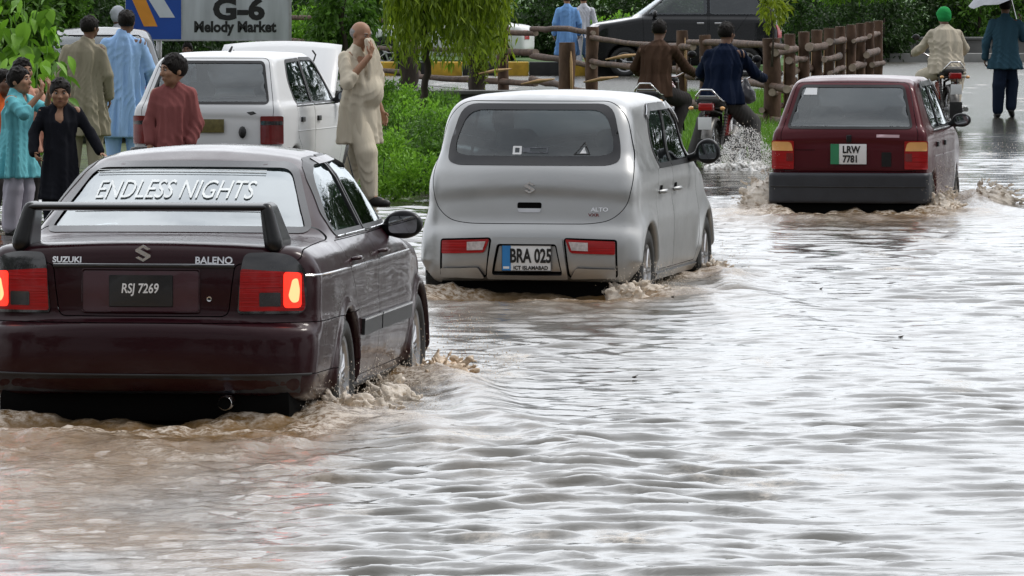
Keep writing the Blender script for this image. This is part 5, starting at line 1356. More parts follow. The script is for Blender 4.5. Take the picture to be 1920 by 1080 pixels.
# ------------------------------------------------------------------ ground, water, verge, fence, trees, background
rs = np.random.RandomState(7)
def leafmat(name, col, var=.45, rough=.5, trans=.35):
    m = bpy.data.materials.new(name); N, L, b = nt(m)
    geo = N.new('ShaderNodeNewGeometry'); cr = N.new('ShaderNodeValToRGB'); e = cr.color_ramp.elements
    e[0].color = (*[c * (1 - var) for c in col], 1); e[1].color = (*[min(1, c * (1 + var)) for c in (col[0] * 1.25, col[1] * 1.05, col[2])], 1)
    L.new(geo.outputs['Random Per Island'], cr.inputs['Fac']); L.new(cr.outputs[0], b.inputs['Base Color'])
    setp(b, rough=rough, spec=.35)
    tr = N.new('ShaderNodeBsdfTranslucent'); L.new(cr.outputs[0], tr.inputs['Color'])
    mx = N.new('ShaderNodeMixShader'); mx.inputs[0].default_value = trans
    out = [n for n in N if n.type == 'OUTPUT_MATERIAL'][0]
    L.new(b.outputs[0], mx.inputs[1]); L.new(tr.outputs[0], mx.inputs[2]); L.new(mx.outputs[0], out.inputs['Surface']); return m
LF_mid = leafmat('leaf_green', (.065, .17, .018)); LF_bright = leafmat('leaf_bright', (.15, .36, .03)); LF_dark = leafmat('leaf_dark', (.020, .055, .010)); LF_yel = leafmat('leaf_yellow_green', (.17, .26, .015))
LF_willow = leafmat('leaf_drooping', (.17, .28, .018)); GR = leafmat('grass_blades', (.10, .26, .018), .4)
BARK = mat('bark', (.045, .034, .026), .9, .4, 14, .6, 40, stretch=(1, 1, .25)); LOG = mat('log_bark', (.095, .058, .040), .65, .55, 7, .9, 22, stretch=(1, 1, .5), spec=.15)
SPLIT = mat('split_wood', (.42, .27, .13), .8, .25, 10, .2, 60, stretch=(1, 1, .2)); CUTW = mat('cut_wood', (.40, .32, .26), .8, .25, 14, .2, 60)

def leaves(name, C, L, Wd, D, mt, parent=None, droop=0.3, fold=.15, stuff=False):
    """many separate pointed leaves: centres C, lengths L, preferred directions D"""
    n = len(C); d = D + rs.normal(0, .45, (n, 3)); d[:, 2] -= droop; d /= np.linalg.norm(d, axis=1)[:, None]
    r = rs.normal(0, 1, (n, 3)); s = np.cross(d, r); s /= np.linalg.norm(s, axis=1)[:, None] + 1e-9; u = np.cross(s, d)
    L = np.broadcast_to(L, (n,))[:, None]; w = np.broadcast_to(Wd, (n,))[:, None]
    V = np.stack([C, C + d * L * .4 + s * w * .5 + u * w * fold, C + d * L + (0, 0, 0) - np.array((0, 0, 1)) * L * .12, C + d * L * .4 - s * w * .5 + u * w * fold], 1).reshape(-1, 3)
    Q = np.arange(n * 4).reshape(n, 4)
    return mk(name, V, Q, mt, parent, False)

def crown(name, c, r, n, mt, parent, L=.09, w=.045, clumps=26, droop=.3, seed=0, spread=.30, out=.6):
    """foliage gathered into uneven clumps inside an ellipsoid"""
    R = np.random.RandomState(seed); v = R.normal(0, 1, (clumps, 3)); v /= np.linalg.norm(v, axis=1)[:, None]
    v *= R.uniform(.35, 1.0, (clumps, 1)) ** .5; k = R.randint(0, clumps, n); sz = R.uniform(.5, 1.3, clumps)
    p = v[k] + R.normal(0, 1, (n, 3)) * spread * sz[k][:, None] * .6
    C = np.array(c) + p * np.array(r); D = p * out + R.normal(0, .3, (n, 3))
    return leaves(name, C, L * R.uniform(.6, 1.3, n), w * R.uniform(.7, 1.3, n), D, mt, parent, droop)

def trunk(name, pts, rr, parent, mt=None, n=10):
    P = []; 
    for i in range(len(pts) - 1):
        a, b = Vector(pts[i]), Vector(pts[i + 1])
        for t in range(6): P.append(a.lerp(b, t / 6) + Vector((rs.normal(0, .012), rs.normal(0, .012), 0)))
    P.append(Vector(pts[-1])); R = np.interp(np.linspace(0, 1, len(P)), np.linspace(0, 1, len(rr)), rr)
    m = MB(); m.tube(P, list(R), n); return m.build(name, mt or BARK, parent, smooth=True)

def limbs(parent, base, tips, r0):
    for t in tips:
        a = Vector(base); b = Vector(t); mid = a.lerp(b, .5) + Vector((rs.normal(0, .08), rs.normal(0, .08), .15))
        m = MB(); m.tube([a, mid, b], [r0, r0 * .6, r0 * .2], 7); m.build('limb', BARK, parent, smooth=True)

def tree(label, x, y, h, cr, nleaf, mt, th=.5, tr=.12, z0=0, L=.12, w=.06, seed=0, group=None, clumps=30, droop=.3, cz=None):
    o = empty('tree', (x, y, z0), 0, label, 'tree', group)
    cz = cz if cz is not None else h - cr[2]
    trunk('trunk', [(0, 0, -.1), (.05, 0, h * .3), (-.04, .03, h * th), (0, 0, h * .8)], [tr, tr * .8, tr * .6, tr * .2], o)
    limbs(o, (0, 0, h * th * .8), [(cr[0] * .6 * math.cos(a), cr[1] * .6 * math.sin(a), cz + .2 * cr[2]) for a in (0.3, 1.7, 3.1, 4.6)], tr * .5)
    crown('crown', (0, 0, cz), cr, nleaf, mt, o, L, w, clumps, droop, seed)
    return o

def roadz(x, y):
    return np.where(y < 48, -.16, -.12 - .034 * np.clip(x, -3, 3))

def ground():
    # bed of the road under the flood, reaching the horizon
    xs = np.concatenate([[-900, -200, -40], np.linspace(-14, 16, 31), [40, 200, 900]]); ys = np.concatenate([[-100], np.linspace(5, 110, 36), [200, 500, 1400]])
    V = [(x, y, float(roadz(x, y)) - .05) for y in ys for x in xs]; n = len(xs)
    o = mk('road', V, [(j * n + i, j * n + i + 1, (j + 1) * n + i + 1, (j + 1) * n + i) for j in range(len(ys) - 1) for i in range(n - 1)], mat('asphalt', (.05, .048, .045), .8, .25, 3, .3, 80))
    tag(o, kind='structure')
    # verge island with an earth edge
    pts = [(-14, 62.5), (-6, 61.5), (-3.9, 61.0), (-2.2, 60.4), (-1.4, 60.3), (-.7, 61.5), (.6, 65), (2.0, 70.5), (3.1, 72), (3.6, 71), (4.3, 74), (5.2, 84), (6.1, 98), (6.9, 110), (6.0, 112), (0, 104), (-3, 99), (-8, 96), (-14, 95)]
    o = island('verge', pts, .05, mat('verge_soil', (.055, .075, .022), .95, .5, 2.5, .8, 30)); tag(o, kind='structure')
    pts = [(-60, 133), (6.2, 133), (6.4, 143), (6.6, 148.2), (60, 148.4), (60, 420), (-60, 420)]
    o = island('lawn', pts, .10, mat('lawn_green', (.050, .105, .022), .95, .4, .8, .8, 12)); tag(o, kind='structure')

def island(name, pts, h, mt):
    from mathutils.geometry import tessellate_polygon
    P = densify(pts, 1.2); P = [(x + rs.normal(0, .05), y + rs.normal(0, .15)) for x, y in P]
    I = inset(P, .22); n = len(P)
    gx, gy = np.meshgrid(np.arange(min(p[0] for p in P), max(p[0] for p in P), 1.5 if h < .09 else 5), np.arange(min(p[1] for p in P), max(p[1] for p in P), 2 if h < .09 else 8)); gx, gy = gx.ravel(), gy.ravel()
    k = sdf_poly(gx, gy, I) < -.4; G = list(zip(gx[k], gy[k]))
    r = delaunay_2d_cdt([Vector(p) for p in I + G], [(i, (i + 1) % n) for i in range(n)], [], 0, 1e-5)
    V2, T = r[0], r[2]; C = np.array([[sum(V2[i].x for i in t) / 3, sum(V2[i].y for i in t) / 3] for t in T]); ok = in_poly(C[:, 0], C[:, 1], I)
    V = [(p.x, p.y, h + rs.uniform(-.01, .04)) for p in V2]; b = len(V)
    V = V + [(x, y, -.08) for x, y in P]; F = [t for t, q in zip(T, ok) if q]
    idx = {}
    for i, p in enumerate(V2): idx[(round(p.x, 4), round(p.y, 4))] = i
    ii = [idx.get((round(x, 4), round(y, 4)), i) for i, (x, y) in enumerate(I)]
    F = F + [(ii[i], ii[(i + 1) % n], b + (i + 1) % n, b + i) for i in range(n)]
    m = MB(); m.add(V, F); return m.build(name, mt, smooth=False)

# wake sources: (x, y, heading, strength)
CARS = [(-1.7325, 30.0, 7.2, 1.0), (.108, 41.8, 10.6, .75), (2.94, 55.8, 9.6, 1.15)]
def carpt(i, lx, ly):
    X, Y, a, _ = CARS[i]; a = rad(a); return (X + lx * math.cos(a) + ly * math.sin(a), Y - lx * math.sin(a) + ly * math.cos(a))

def vnoise(x, y, seed):
    R = np.random.RandomState(seed); T = R.rand(64, 64)
    i = np.floor(x).astype(int); j = np.floor(y).astype(int); a = x - i; b = y - j; a = a * a * (3 - 2 * a); b = b * b * (3 - 2 * b)
    return (T[i % 64, j % 64] * (1 - a) + T[(i + 1) % 64, j % 64] * a) * (1 - b) + (T[i % 64, (j + 1) % 64] * (1 - a) + T[(i + 1) % 64, (j + 1) % 64] * a) * b
def fbm(x, y, seed, o=4):
    s = 0; a = .5
    for k in range(o): s = s + a * vnoise(x * 2 ** k, y * 2 ** k, seed + k); a *= .5
    return s

def water():
    xs = np.concatenate([[-900, -300, -100, -50, -30, -20], np.arange(-14, -6, .25), np.arange(-6, -4.6, .1), np.arange(-4.6, 5.6, .036), np.arange(5.6, 9, .08), np.arange(9, 18, .25), [20, 30, 50, 100, 300, 900]])
    ys = [-60, -20, 0, 10, 15, 18, 20, 21]
    while ys[-1] < 128: ys.append(ys[-1] + max(.03, min(.35, .03 * (ys[-1] / 30) ** 1.6)))
    ys = np.array(ys + [135, 145, 160, 200, 300, 500, 1000, 1400])
    X, Y = np.meshgrid(xs, ys); R = np.random.RandomState(3)
    wx = X + .25 * (fbm(X * .8, Y * .5, 5) - .5); wy = Y + .5 * (fbm(X * .6 + 9, Y * .4, 15) - .5)
    Z = np.zeros_like(X)
    cell = np.interp(Y, ys[:-1], np.diff(ys))
    patch = fbm(X * .45 + 3, Y * .16, 33); amp = (.62 + 1.15 * np.clip((patch - .40) * 3.0, 0, 1)) * (1 - .45 * np.clip((-.75 - X) / .4, 0, 1) * np.clip((29 - Y) / 1.5, 0, 1))
    for k in range(76):
        lam = .13 * (11 ** (k / 75)) if k < 58 else R.uniform(.2, .42); th = R.normal(0, .42 if k < 58 else .2) + rad(90) + (.25 if k % 2 else -.2)
        sl = .027 if lam < .42 else .011
        a = sl * lam / 6.283; ph = R.uniform(0, 6.28)
        q = (wx * math.cos(th) + wy * math.sin(th)) * 6.283 / lam + ph
        fade = np.clip((lam / cell - 2.5) / 3, 0, 1) * np.clip(1.3 - np.abs(X) / 14, 0, 1)
        wv = np.sin(q); wv = wv + .34 * np.cos(2 * q) - .10 * np.sin(3 * q)
        Z += a * wv * fade * amp
    foam = np.zeros_like(X); silt = np.zeros_like(X)
    n1 = fbm(X * 5, Y * 3.2, 50, 5); n2 = fbm(X * 13, Y * 8, 60, 3)
    for i, (cx, cy, a, st) in enumerate(CARS):
        a = rad(a); dx, dy = X - cx, Y - cy
        lx = dx * math.cos(a) - dy * math.sin(a); ly = dx * math.sin(a) + dy * math.cos(a); hw = (.82, .70, .68)[i]; Lc = (4.1, 3.4, 3.3)[i]
        u = np.clip(-ly, 0, 50)          # distance behind the car
        beh = np.clip(-ly / .25 + .5, 0, 1)
        # turbulent band behind
        band = np.exp(-(np.clip(np.abs(lx) - hw * .9 - .14 * u, 0, 9) / .28) ** 2) * np.exp(-u / (4.2 if i == 0 else 2.4)) * beh
        Z += st * band * (.10 * (n1 - .5) + .05 * (n2 - .45)); foam += .8 * st * band * np.clip((n1 - .42) * 4, 0, 1); silt += band * st * 1.1
        # smooth hollow just behind the bumper and a standing lump further back
        Z += st * ((-.030, -.085, -.03)[i] * np.exp(-((ly + .30) / .32) ** 2) + .040 * np.exp(-((ly + 1.5 + .25 * np.sin(3.2 * lx + i)) / .38) ** 2)) * np.exp(-(lx / (hw * 1.1)) ** 4)
        Z += st * .10 * (n1 - .35) * np.exp(-((ly + .02) / .22) ** 2) * np.exp(-(lx / (hw * 1.15)) ** 6)
        # diverging crests
        for s in (-1, 1):
            for off, am, w in ((.15, .060, .13), (.9, .030, .16)):
                src = ly - (Lc * .82 if off < .5 else .5); uu = np.clip(-src, 0, 60)
                vc = hw + off * .3 + .30 * uu ** .92 + .06 * np.sin(uu * 1.7 + i)
                rdg = np.exp(-((s * lx - vc) / (w + .012 * uu)) ** 2) * np.exp(-uu / 5.5) * np.clip(uu / .4, 0, 1)
                Z += st * am * rdg * (.65 + .8 * n1); foam += st * .85 * rdg * np.clip((n1 - .36) * 4, 0, 1) * np.exp(-uu / 2.8); silt += .6 * rdg * st * np.exp(-uu / 3)
        # froth at wheels and along the sills
        for (wx_, wy_) in ((hw * .88, .5 + .4 * (i == 0)), (hw * .88, Lc * .82), (-hw * .88, .5 + .4 * (i == 0)), (-hw * .88, Lc * .82)):
            ex = (lx - wx_ - np.sign(wx_) * .12) / .34; ey = (ly - wy_ + .35) / .75; g = np.exp(-(ex * ex + ey * ey))
            Z += st * g * (.045 + .10 * (n1 - .45)); foam += st * 1.6 * g * np.clip((n1 - .30) * 4, 0, 1); silt += 1.0 * g
        fb = np.exp(-((ly + .75 - .25 * np.sin(lx * 3 + i)) / .28) ** 2) * np.exp(-(lx / (hw * 1.25)) ** 6)
        foam += st * .75 * fb * np.clip((n2 * .6 + n1 * .6 - .52) * 5, 0, 1); silt += .8 * fb
    # general silt patches
    silt += 1.0 * np.clip((fbm(X * .5 + 40, Y * .2, 71) - .44) * 6, 0, 1) * np.clip((-.9 - X + (Y - 22) * -.03) / 1.0, 0, 1) * (Y < 32)
    silt += .9 * np.clip((fbm(X * 1.1 + 7, Y * .5, 77) - .38) * 4, 0, 1) * np.clip((-.55 - X - (Y - 22) * .06) / .6, 0, 1) * (Y < 31) * (.6 + .8 * n1)
    foam += .8 * np.clip((fbm(X * 2.2, Y * .8, 81) - .66) * 8, 0, 1)
    rgh = np.clip((Y - 55) / 90, 0, 1)
    V = np.stack([X, Y, Z], -1).reshape(-1, 3); n = len(xs); m = len(ys)
    I = np.arange(n * m).reshape(m, n); Q = np.stack([I[:-1, :-1], I[:-1, 1:], I[1:, 1:], I[1:, :-1]], -1).reshape(-1, 4)
    wm = bpy.data.materials.new('flood_water'); N, L, b = nt(wm)
    setp(b, rough=.04, ior=1.40, spec=.5)
    at_ = N.new('ShaderNodeAttribute'); at_.attribute_name = 'froth'; sp = N.new('ShaderNodeSeparateColor'); L.new(at_.outputs['Color'], sp.inputs[0])
    tc = N.new('ShaderNodeTexCoord')
    m1 = N.new('ShaderNodeMix'); m1.data_type = 'RGBA'; m1.inputs[6].default_value = (.062, .057, .045, 1); m1.inputs[7].default_value = (.175, .100, .036, 1); L.new(sp.outputs[1], m1.inputs[0])
    no = N.new('ShaderNodeTexNoise'); no.inputs['Scale'].default_value = 22; no.inputs['Detail'].default_value = 6; no.inputs['Roughness'].default_value = .7; L.new(tc.outputs['Object'], no.inputs['Vector'])
    mr = N.new('ShaderNodeMapRange'); mr.inputs[1].default_value = .40; mr.inputs[2].default_value = .62; L.new(no.outputs['Fac'], mr.inputs[0])
    mu = N.new('ShaderNodeMath'); mu.operation = 'MULTIPLY'; mu.use_clamp = True; L.new(sp.outputs[0], mu.inputs[0]); L.new(mr.outputs[0], mu.inputs[1])
    m2 = N.new('ShaderNodeMix'); m2.data_type = 'RGBA'; m2.inputs[7].default_value = (.62, .55, .47, 1); L.new(mu.outputs[0], m2.inputs[0]); L.new(m1.outputs[2], m2.inputs[6]); L.new(m2.outputs[2], b.inputs['Base Color'])
    r2 = N.new('ShaderNodeMapRange'); r2.inputs[3].default_value = .04; r2.inputs[4].default_value = .55; L.new(mu.outputs[0], r2.inputs[0]); r3 = N.new('ShaderNodeMath'); r3.operation = 'MULTIPLY_ADD'; r3.inputs[1].default_value = .24; L.new(sp.outputs[2], r3.inputs[0]); L.new(r2.outputs[0], r3.inputs[2]); L.new(r3.outputs[0], b.inputs['Roughness'])
    mp = N.new('ShaderNodeMapping'); mp.inputs['Scale'].default_value = (1, 1.25, 1); L.new(tc.outputs['Object'], mp.inputs[0])
    na = N.new('ShaderNodeTexNoise'); na.inputs['Scale'].default_value = 7; na.inputs['Detail'].default_value = 7; na.inputs['Roughness'].default_value = .55; na.inputs['Distortion'].default_value = .6; L.new(mp.outputs[0], na.inputs['Vector'])
    bp = N.new('ShaderNodeBump'); bp.inputs['Strength'].default_value = .22; bp.inputs['Distance'].default_value = .015; L.new(na.outputs['Fac'], bp.inputs['Height'])
    b2 = N.new('ShaderNodeBump'); b2.inputs['Distance'].default_value = .02; L.new(no.outputs['Fac'], b2.inputs['Height']); L.new(bp.outputs[0], b2.inputs['Normal'])
    ad = N.new('ShaderNodeMath'); ad.operation = 'MULTIPLY_ADD'; ad.inputs[1].default_value = .55; ad.inputs[2].default_value = .02; L.new(sp.outputs[1], ad.inputs[0]); L.new(ad.outputs[0], b2.inputs['Strength'])
    L.new(b2.outputs[0], b.inputs['Normal'])
    o = mk('water', V, Q, wm, None, True); tag(o, kind='structure')
    ca = o.data.color_attributes.new('froth', 'FLOAT_COLOR', 'POINT')
    c = np.stack([np.clip(foam, 0, 1).ravel(), np.clip(silt, 0, 1).ravel(), rgh.ravel(), 1 + 0 * foam.ravel()], 1).astype(np.float32)
    ca.data.foreach_set('color', c.ravel())
    return o

M_foam = mat('froth', (.80, .71, .60), .38, .18, 9, .5, 40, sss=.0)
for _m in (M_foam,): setp(nt(_m)[2], trans=.35, ior=1.33)
M_foamw = mat('froth_white', (.86, .85, .83), .3, .1, 9, .4, 40)
M_foamb = mat('froth_brown', (.62, .48, .34), .35, .2, 9, .5, 40)
def splash(label, x, y, w, h, l, dirx=1.0, n=70, drops=160, seed=0, mt=None, h0=.0, dome=.42):
    """froth thrown up by a wheel: a lumpy torn sheet with strings and drops"""
    R = np.random.RandomState(seed); mt = mt or M_foam
    F = Field((-w * 1.5, -l * 1.2, -.08), (w * 1.5, l * 1.2, h * 1.5 + .05), .0085)
    F.ell((0, 0, -.03), (w * .95, l * .9, h * dome), .04)
    for k in range(26):
        a = R.uniform(0, 6.28); q = R.uniform(.3, 1.0); px, py = w * q * math.cos(a), l * .8 * q * math.sin(a); z = h * (dome + .05) * (1 - q * q * .8) * R.uniform(.4, 1.1); r = R.uniform(.014, .036) * (1.2 - .5 * q)
        F.ell((px, py, z), (r * R.uniform(.8, 1.8), r, r * R.uniform(.7, 1.5)), .03)
    for k in range(n):
        a = R.uniform(0, 6.28); q = R.uniform(.2, 1.15); px, py = w * q * math.cos(a), l * .85 * q * math.sin(a); z = h * (.25 + dome) * max(0.04, 1 - q * q * .75) * R.uniform(.5, 1.0)
        v = np.array((math.cos(a) * .04 + dirx * .03, math.sin(a) * .03, R.uniform(.0, .05))) * R.uniform(.3, 1.3); r = R.uniform(.004, .012)
        F.cap((px, py, z), np.array((px, py, z)) + v, r, r * .5, .018)
    F.wrinkle(.010, 37, 31, 44, seed).wrinkle(.007, 71, 63, 83, seed + 1).wrinkle(.004, 140, 127, 150, seed)
    o = F.mesh('water_splash', mt, None, 0); o.location = (x, y, h0)
    nd = drops * 4
    t = R.uniform(-1, 1, nd); px = w * t * 1.35 + dirx * R.uniform(0, .18, nd); zz = h * (1.35 - .8 * t * t) * R.uniform(.15, 1.3, nd); py = l * R.uniform(-1.1, 1.1, nd)
    r = (R.uniform(.0012, .0038, nd) * (1.9 if mt is M_foamw else 1.15))[:, None, None]
    T = np.array([(1, 0, -.5), (-.5, .87, -.5), (-.5, -.87, -.5), (0, 0, 1.6)])[None] * r + np.stack([px, py, zz], 1)[:, None]
    b = np.arange(nd)[:, None] * 4; tv = T.reshape(-1, 3); tf = np.concatenate([b + np.array(q)[None] for q in ((0, 1, 3), (1, 2, 3), (2, 0, 3), (0, 2, 1))])
    me = bpy.data.meshes.new('t'); me.from_pydata(tv.tolist(), [], tf.tolist()); bm = bmesh.new(); bm.from_mesh(o.data); bm.from_mesh(me); bm.to_mesh(o.data); bm.free()
    o.data.polygons.foreach_set('use_smooth', np.full(len(o.data.polygons), True))
    tag(o, label, 'splash', kind='stuff'); return o

def splashes():
    def at_(i, lx, ly): return carpt(i, lx, ly)
    x, y = at_(0, .88, .58); splash('brown froth thrown up behind the rear wheel of the maroon sedan', x, y, .22, .14, .42, 1, 90, 200, 1, M_foam)
    x, y = at_(0, .95, 1.45); splash('foam lump beside the sill of the maroon sedan', x, y, .12, .15, .3, .5, 50, 60, 12, M_foam)
    x, y = at_(0, 1.0, 3.1); splash('brown spray off the front wheel of the maroon sedan', x, y, .16, .20, .35, 1, 70, 160, 2, M_foamb)
    x, y = at_(1, .68, .08); splash('froth behind the rear wheel of the silver hatchback', x, y, .19, .13, .42, 1, 80, 150, 3, M_foam)
    x, y = at_(1, .80, 2.75); splash('froth at the front wheel of the silver hatchback', x, y, .10, .14, .3, 1, 40, 60, 4, M_foam)
    x, y = at_(2, -.80, .45); splash('beige wave thrown to the left of the red hatchback', x, y, .24, .46, .5, -1, 110, 260, 5, M_foam, dome=.62)
    x, y = at_(2, .80, .25); splash('beige plume beside the rear wheel of the red hatchback', x, y, .17, .27, .4, .6, 90, 160, 6, M_foam, dome=.6)
    x, y = at_(2, 1.02, 2.3); splash('pale spray off the front wheel of the red hatchback', x, y, .24, .32, .5, 1.2, 100, 320, 7, M_foam, dome=.5)
    x, y = W(1402, 176); splash('white splash at the foot of the rider in navy', x, y - .5, .19, .26, .35, -.4, 90, 700, 8, M_foamw, dome=.18)
    x, y = W(1345, 176); splash('small white splash under the motorcycle of the rider in navy', x, y - .3, .14, .08, .25, .4, 30, 90, 9, M_foamw)

# ---- log fence
def fline(px, A, B):
    """point of the ground line A-B that lies on an image column"""
    t = (px - 960) / F_PX; (x0, y0), (x1, y1) = A, B
    k = (t * y0 - x0) / ((x1 - x0) - t * (y1 - y0)); return (x0 + (x1 - x0) * k, y0 + (y1 - y0) * k)
def log_tube(m, a, b, r, seed, mi=0, mic=1, bend=.03):
    R = np.random.RandomState(seed); a, b = Vector(a), Vector(b); P = []; rr = []
    for i in range(9):
        t = i / 8; p = a.lerp(b, t) + Vector((0, 0, bend * math.sin(3.1 * t + seed) + R.normal(0, .006))); P.append(p); rr.append(r * (1 + .12 * math.sin(5 * t + seed) + R.normal(0, .05)))
    m.tube(P, rr, 9, mi, True, mic)
def fence():
    A = W(540, 91); B = W(985, 110); C = W(1447, 147); D = W(1648, 112)
    f = empty('log_fence', (A[0], A[1], 0), 0, 'dark log fence with rough horizontal rails running across the verge behind the motorcyclists', 'fence')
    ox, oy = A
    def L(p, z): return (p[0] - ox, p[1] - oy, z)
    def post(p, h, r, split=False, sd=0):
        m = MB(); q = L(p, 0)
        m.tube([(q[0] + .01 * math.sin(k + sd), q[1], -.1 + (h + .1) * k / 6) for k in range(7)], [r * (1 + .05 * math.sin(2.3 * k + sd)) for k in range(7)], 14, 0, True, 0)
        o = m.build('post', None, f, smooth=True, mats=[LOG, CUTW]); o.data.set_sharp_from_angle(angle=rad(50))
        if split:
            s = MB(); s.tube([(q[0] + r * .55, q[1] - r * .72, h * .30), (q[0] + r * .62, q[1] - r * .85, h * .55), (q[0] + r * .55, q[1] - r * .8, h * .80), (q[0] + r * .5, q[1] - r * .7, h * .92)], [.015, .045, .05, .02], 8, squash=.4); s.build('split_face', SPLIT, o, smooth=True)
    spec = [(604, A, B, 1.18, .10, 0), (943, A, B, 1.16, .10, 1), (1110, B, C, 1.22, .10, 0), (1278, B, C, 1.26, .085, 1), (1322, B, C, 1.22, .085, 0), (1447, B, C, 1.24, .115, 0)]
    P = []
    for i, (px, a, b, h, r, sp) in enumerate(spec):
        p = fline(px, a, b); P.append(p); post(p, h, r, sp, i)
    p0 = W(1062, 150); post(p0, 1.205, .105, True, 9)
    seg = [fline(540, A, B), fline(780, A, B), fline(1000, A, B), fline(1110, B, C), fline(1295, B, C), fline(1470, B, C)]
    for j, z in enumerate((1.08, .66, .19)):
        for i in range(5):
            a, b = Vector(L(seg[i], z)), Vector(L(seg[i + 1], z)); d = (b - a).normalized(); a -= d * .25; b += d * .2
            off = Vector((0, -.13 if i % 2 else -.10, .035 * (-1) ** (i + j)))
            m = MB(); log_tube(m, a + off, b + off, .052 if j else .045, i * 3 + j, 0, 1); m.build('rail', None, f, smooth=True, mats=[LOG, CUTW]).data.set_sharp_from_angle(angle=rad(50))
    for (px, s, z) in ((1010, 118, .33), (1170, 125, .80), (1128, 122, .42), (930, 115, .45)):
        x, y = W(px, s); m = MB(); m.tube([(x - ox - .28, y - oy - .25, z - .03), (x - ox, y - oy - .3, z + .02), (x - ox + .25, y - oy - .25, z + .05)], [.02, .065, .02], 8, squash=.5); m.build('split_face', SPLIT, f, smooth=True)
    g = empty('log_fence', (C[0], C[1], 0), 0, 'log fence running away beside the road, posts close together, with pale sawn rail ends', 'fence')
    ox, oy = C
    px = [1480, 1507, 1531, 1554, 1575, 1595, 1613, 1630, 1646]
    pp = [(1447, C)] + [(x, fline(x, C, D)) for x in px]
    R = np.random.RandomState(4)
    for i, (x, p) in enumerate(pp[1:]):
        m = MB(); r = .078; m.tube([(p[0] - ox, p[1] - oy, -.1 + 1.36 * k / 6) for k in range(7)], [r * (1 + .06 * math.sin(2 * k + i)) for k in range(7)], 12, 0, True, 1)
        o = m.build('post', None, g, smooth=True, mats=[LOG, CUTW]); o.data.set_sharp_from_angle(angle=rad(50))
        s = MB(); s.tube([(p[0] - ox - .072, p[1] - oy - .04, .1), (p[0] - ox - .078, p[1] - oy - .05, .6), (p[0] - ox - .071, p[1] - oy - .04, 1.05)], [.008, .020, .010], 6, squash=.4); s.build('split_face', SPLIT, o, smooth=True)
    for i in range(len(pp) - 1):
        a0, b0 = pp[i][1], pp[i + 1][1]
        for j, z in enumerate((1.05, .82, .56, .30, .10)):
            if R.rand() < .12: continue
            a = Vector((a0[0] - ox, a0[1] - oy, z)); b = Vector((b0[0] - ox, b0[1] - oy, z)); d = (b - a).normalized()
            sd = (-.12 if (i + j) % 2 else .06) + R.normal(0, .03)
            o_ = Vector((sd, 0, R.normal(0, .05))); m = MB(); log_tube(m, a - d * R.uniform(.25, .6) + o_, b + d * .2 + o_, R.uniform(.035, .058), i * 7 + j, 0, 1, .01)
            m.build('rail', None, g, smooth=True, mats=[LOG, CUTW]).data.set_sharp_from_angle(angle=rad(50))

def signboard():
    x0, y = W(236, 150); x1 = W(547, 150)[0]; w = x1 - x0; cx = (x0 + x1) / 2; z0 = 1.235; h = .95
    r = empty('signboard', (cx, y, 0), 0, 'road sign with a blue arrow panel and G-6 in black on a white panel', 'road sign')
    m = MB(); m.box((-w / 2, -.02, z0), (w / 2, .02, z0 + h), bev=.008); b = m.build('panel', mat('sign_white', (.48, .51, .54), .4, .22, 2.2, stretch=(3, 1, .4)), r, angle=40)
    bx = -w / 2 + w * .338
    m = MB(); m.box((-w / 2 + .004, -.024, z0 + .01), (bx, -.0195, z0 + h - .005)); m.build('arrow_panel', mat('sign_blue', (.012, .07, .36), .35, .08, 3), b)
    def chev(cx_, cz, mt, wd, hh, t):
        P = [(cx_, cz), (cx_ + wd, cz + hh), (cx_ + wd + t, cz + hh), (cx_ + t, cz), (cx_ + wd + t, cz - hh), (cx_ + wd, cz - hh)]
        k = MB(); k.ext(P[:4], -.028, -.0235); k.ext([P[0], P[3], P[4], P[5]], -.028, -.0235); k.build('arrow', mt, b)
    zc = z0 + .54
    chev(-w / 2 + .07, zc, mat('sign_orange', (.75, .30, .03), .5, .08, 6), .16, .37, .17)
    chev(-w / 2 + .27, zc, mat('sign_arrow_white', (.62, .66, .70), .5, .05, 6), .16, .26, .19)
    k = MB(); k.box((bx - .004, -.025, z0), (bx + .006, -.019, z0 + h)); k.box((-w / 2, -.026, z0 - .012), (w / 2, .02, z0 + .004)); k.box((w / 2 - .035, -.03, z0), (w / 2, .024, z0 + h)); k.build('frame', M_alloy, r)
    T = Matrix.Translation((.38, -.0235, z0 + .39)); text_flat('G-6', .36, T, 'lettering', M_ink, b, bold=.016, squeeze=1.15)
    T = Matrix.Translation((.335, -.0235, z0 + .145)); text_flat('Melody Market', .185, T, 'lettering', M_ink, b, bold=.008, squeeze=.90)
    for x in (-.62, .62):
        k = MB(); k.tube([(x, .045, -.1), (x, .045, z0 + h)], .035, 10); k.build('leg', M_alloy, r, smooth=True)

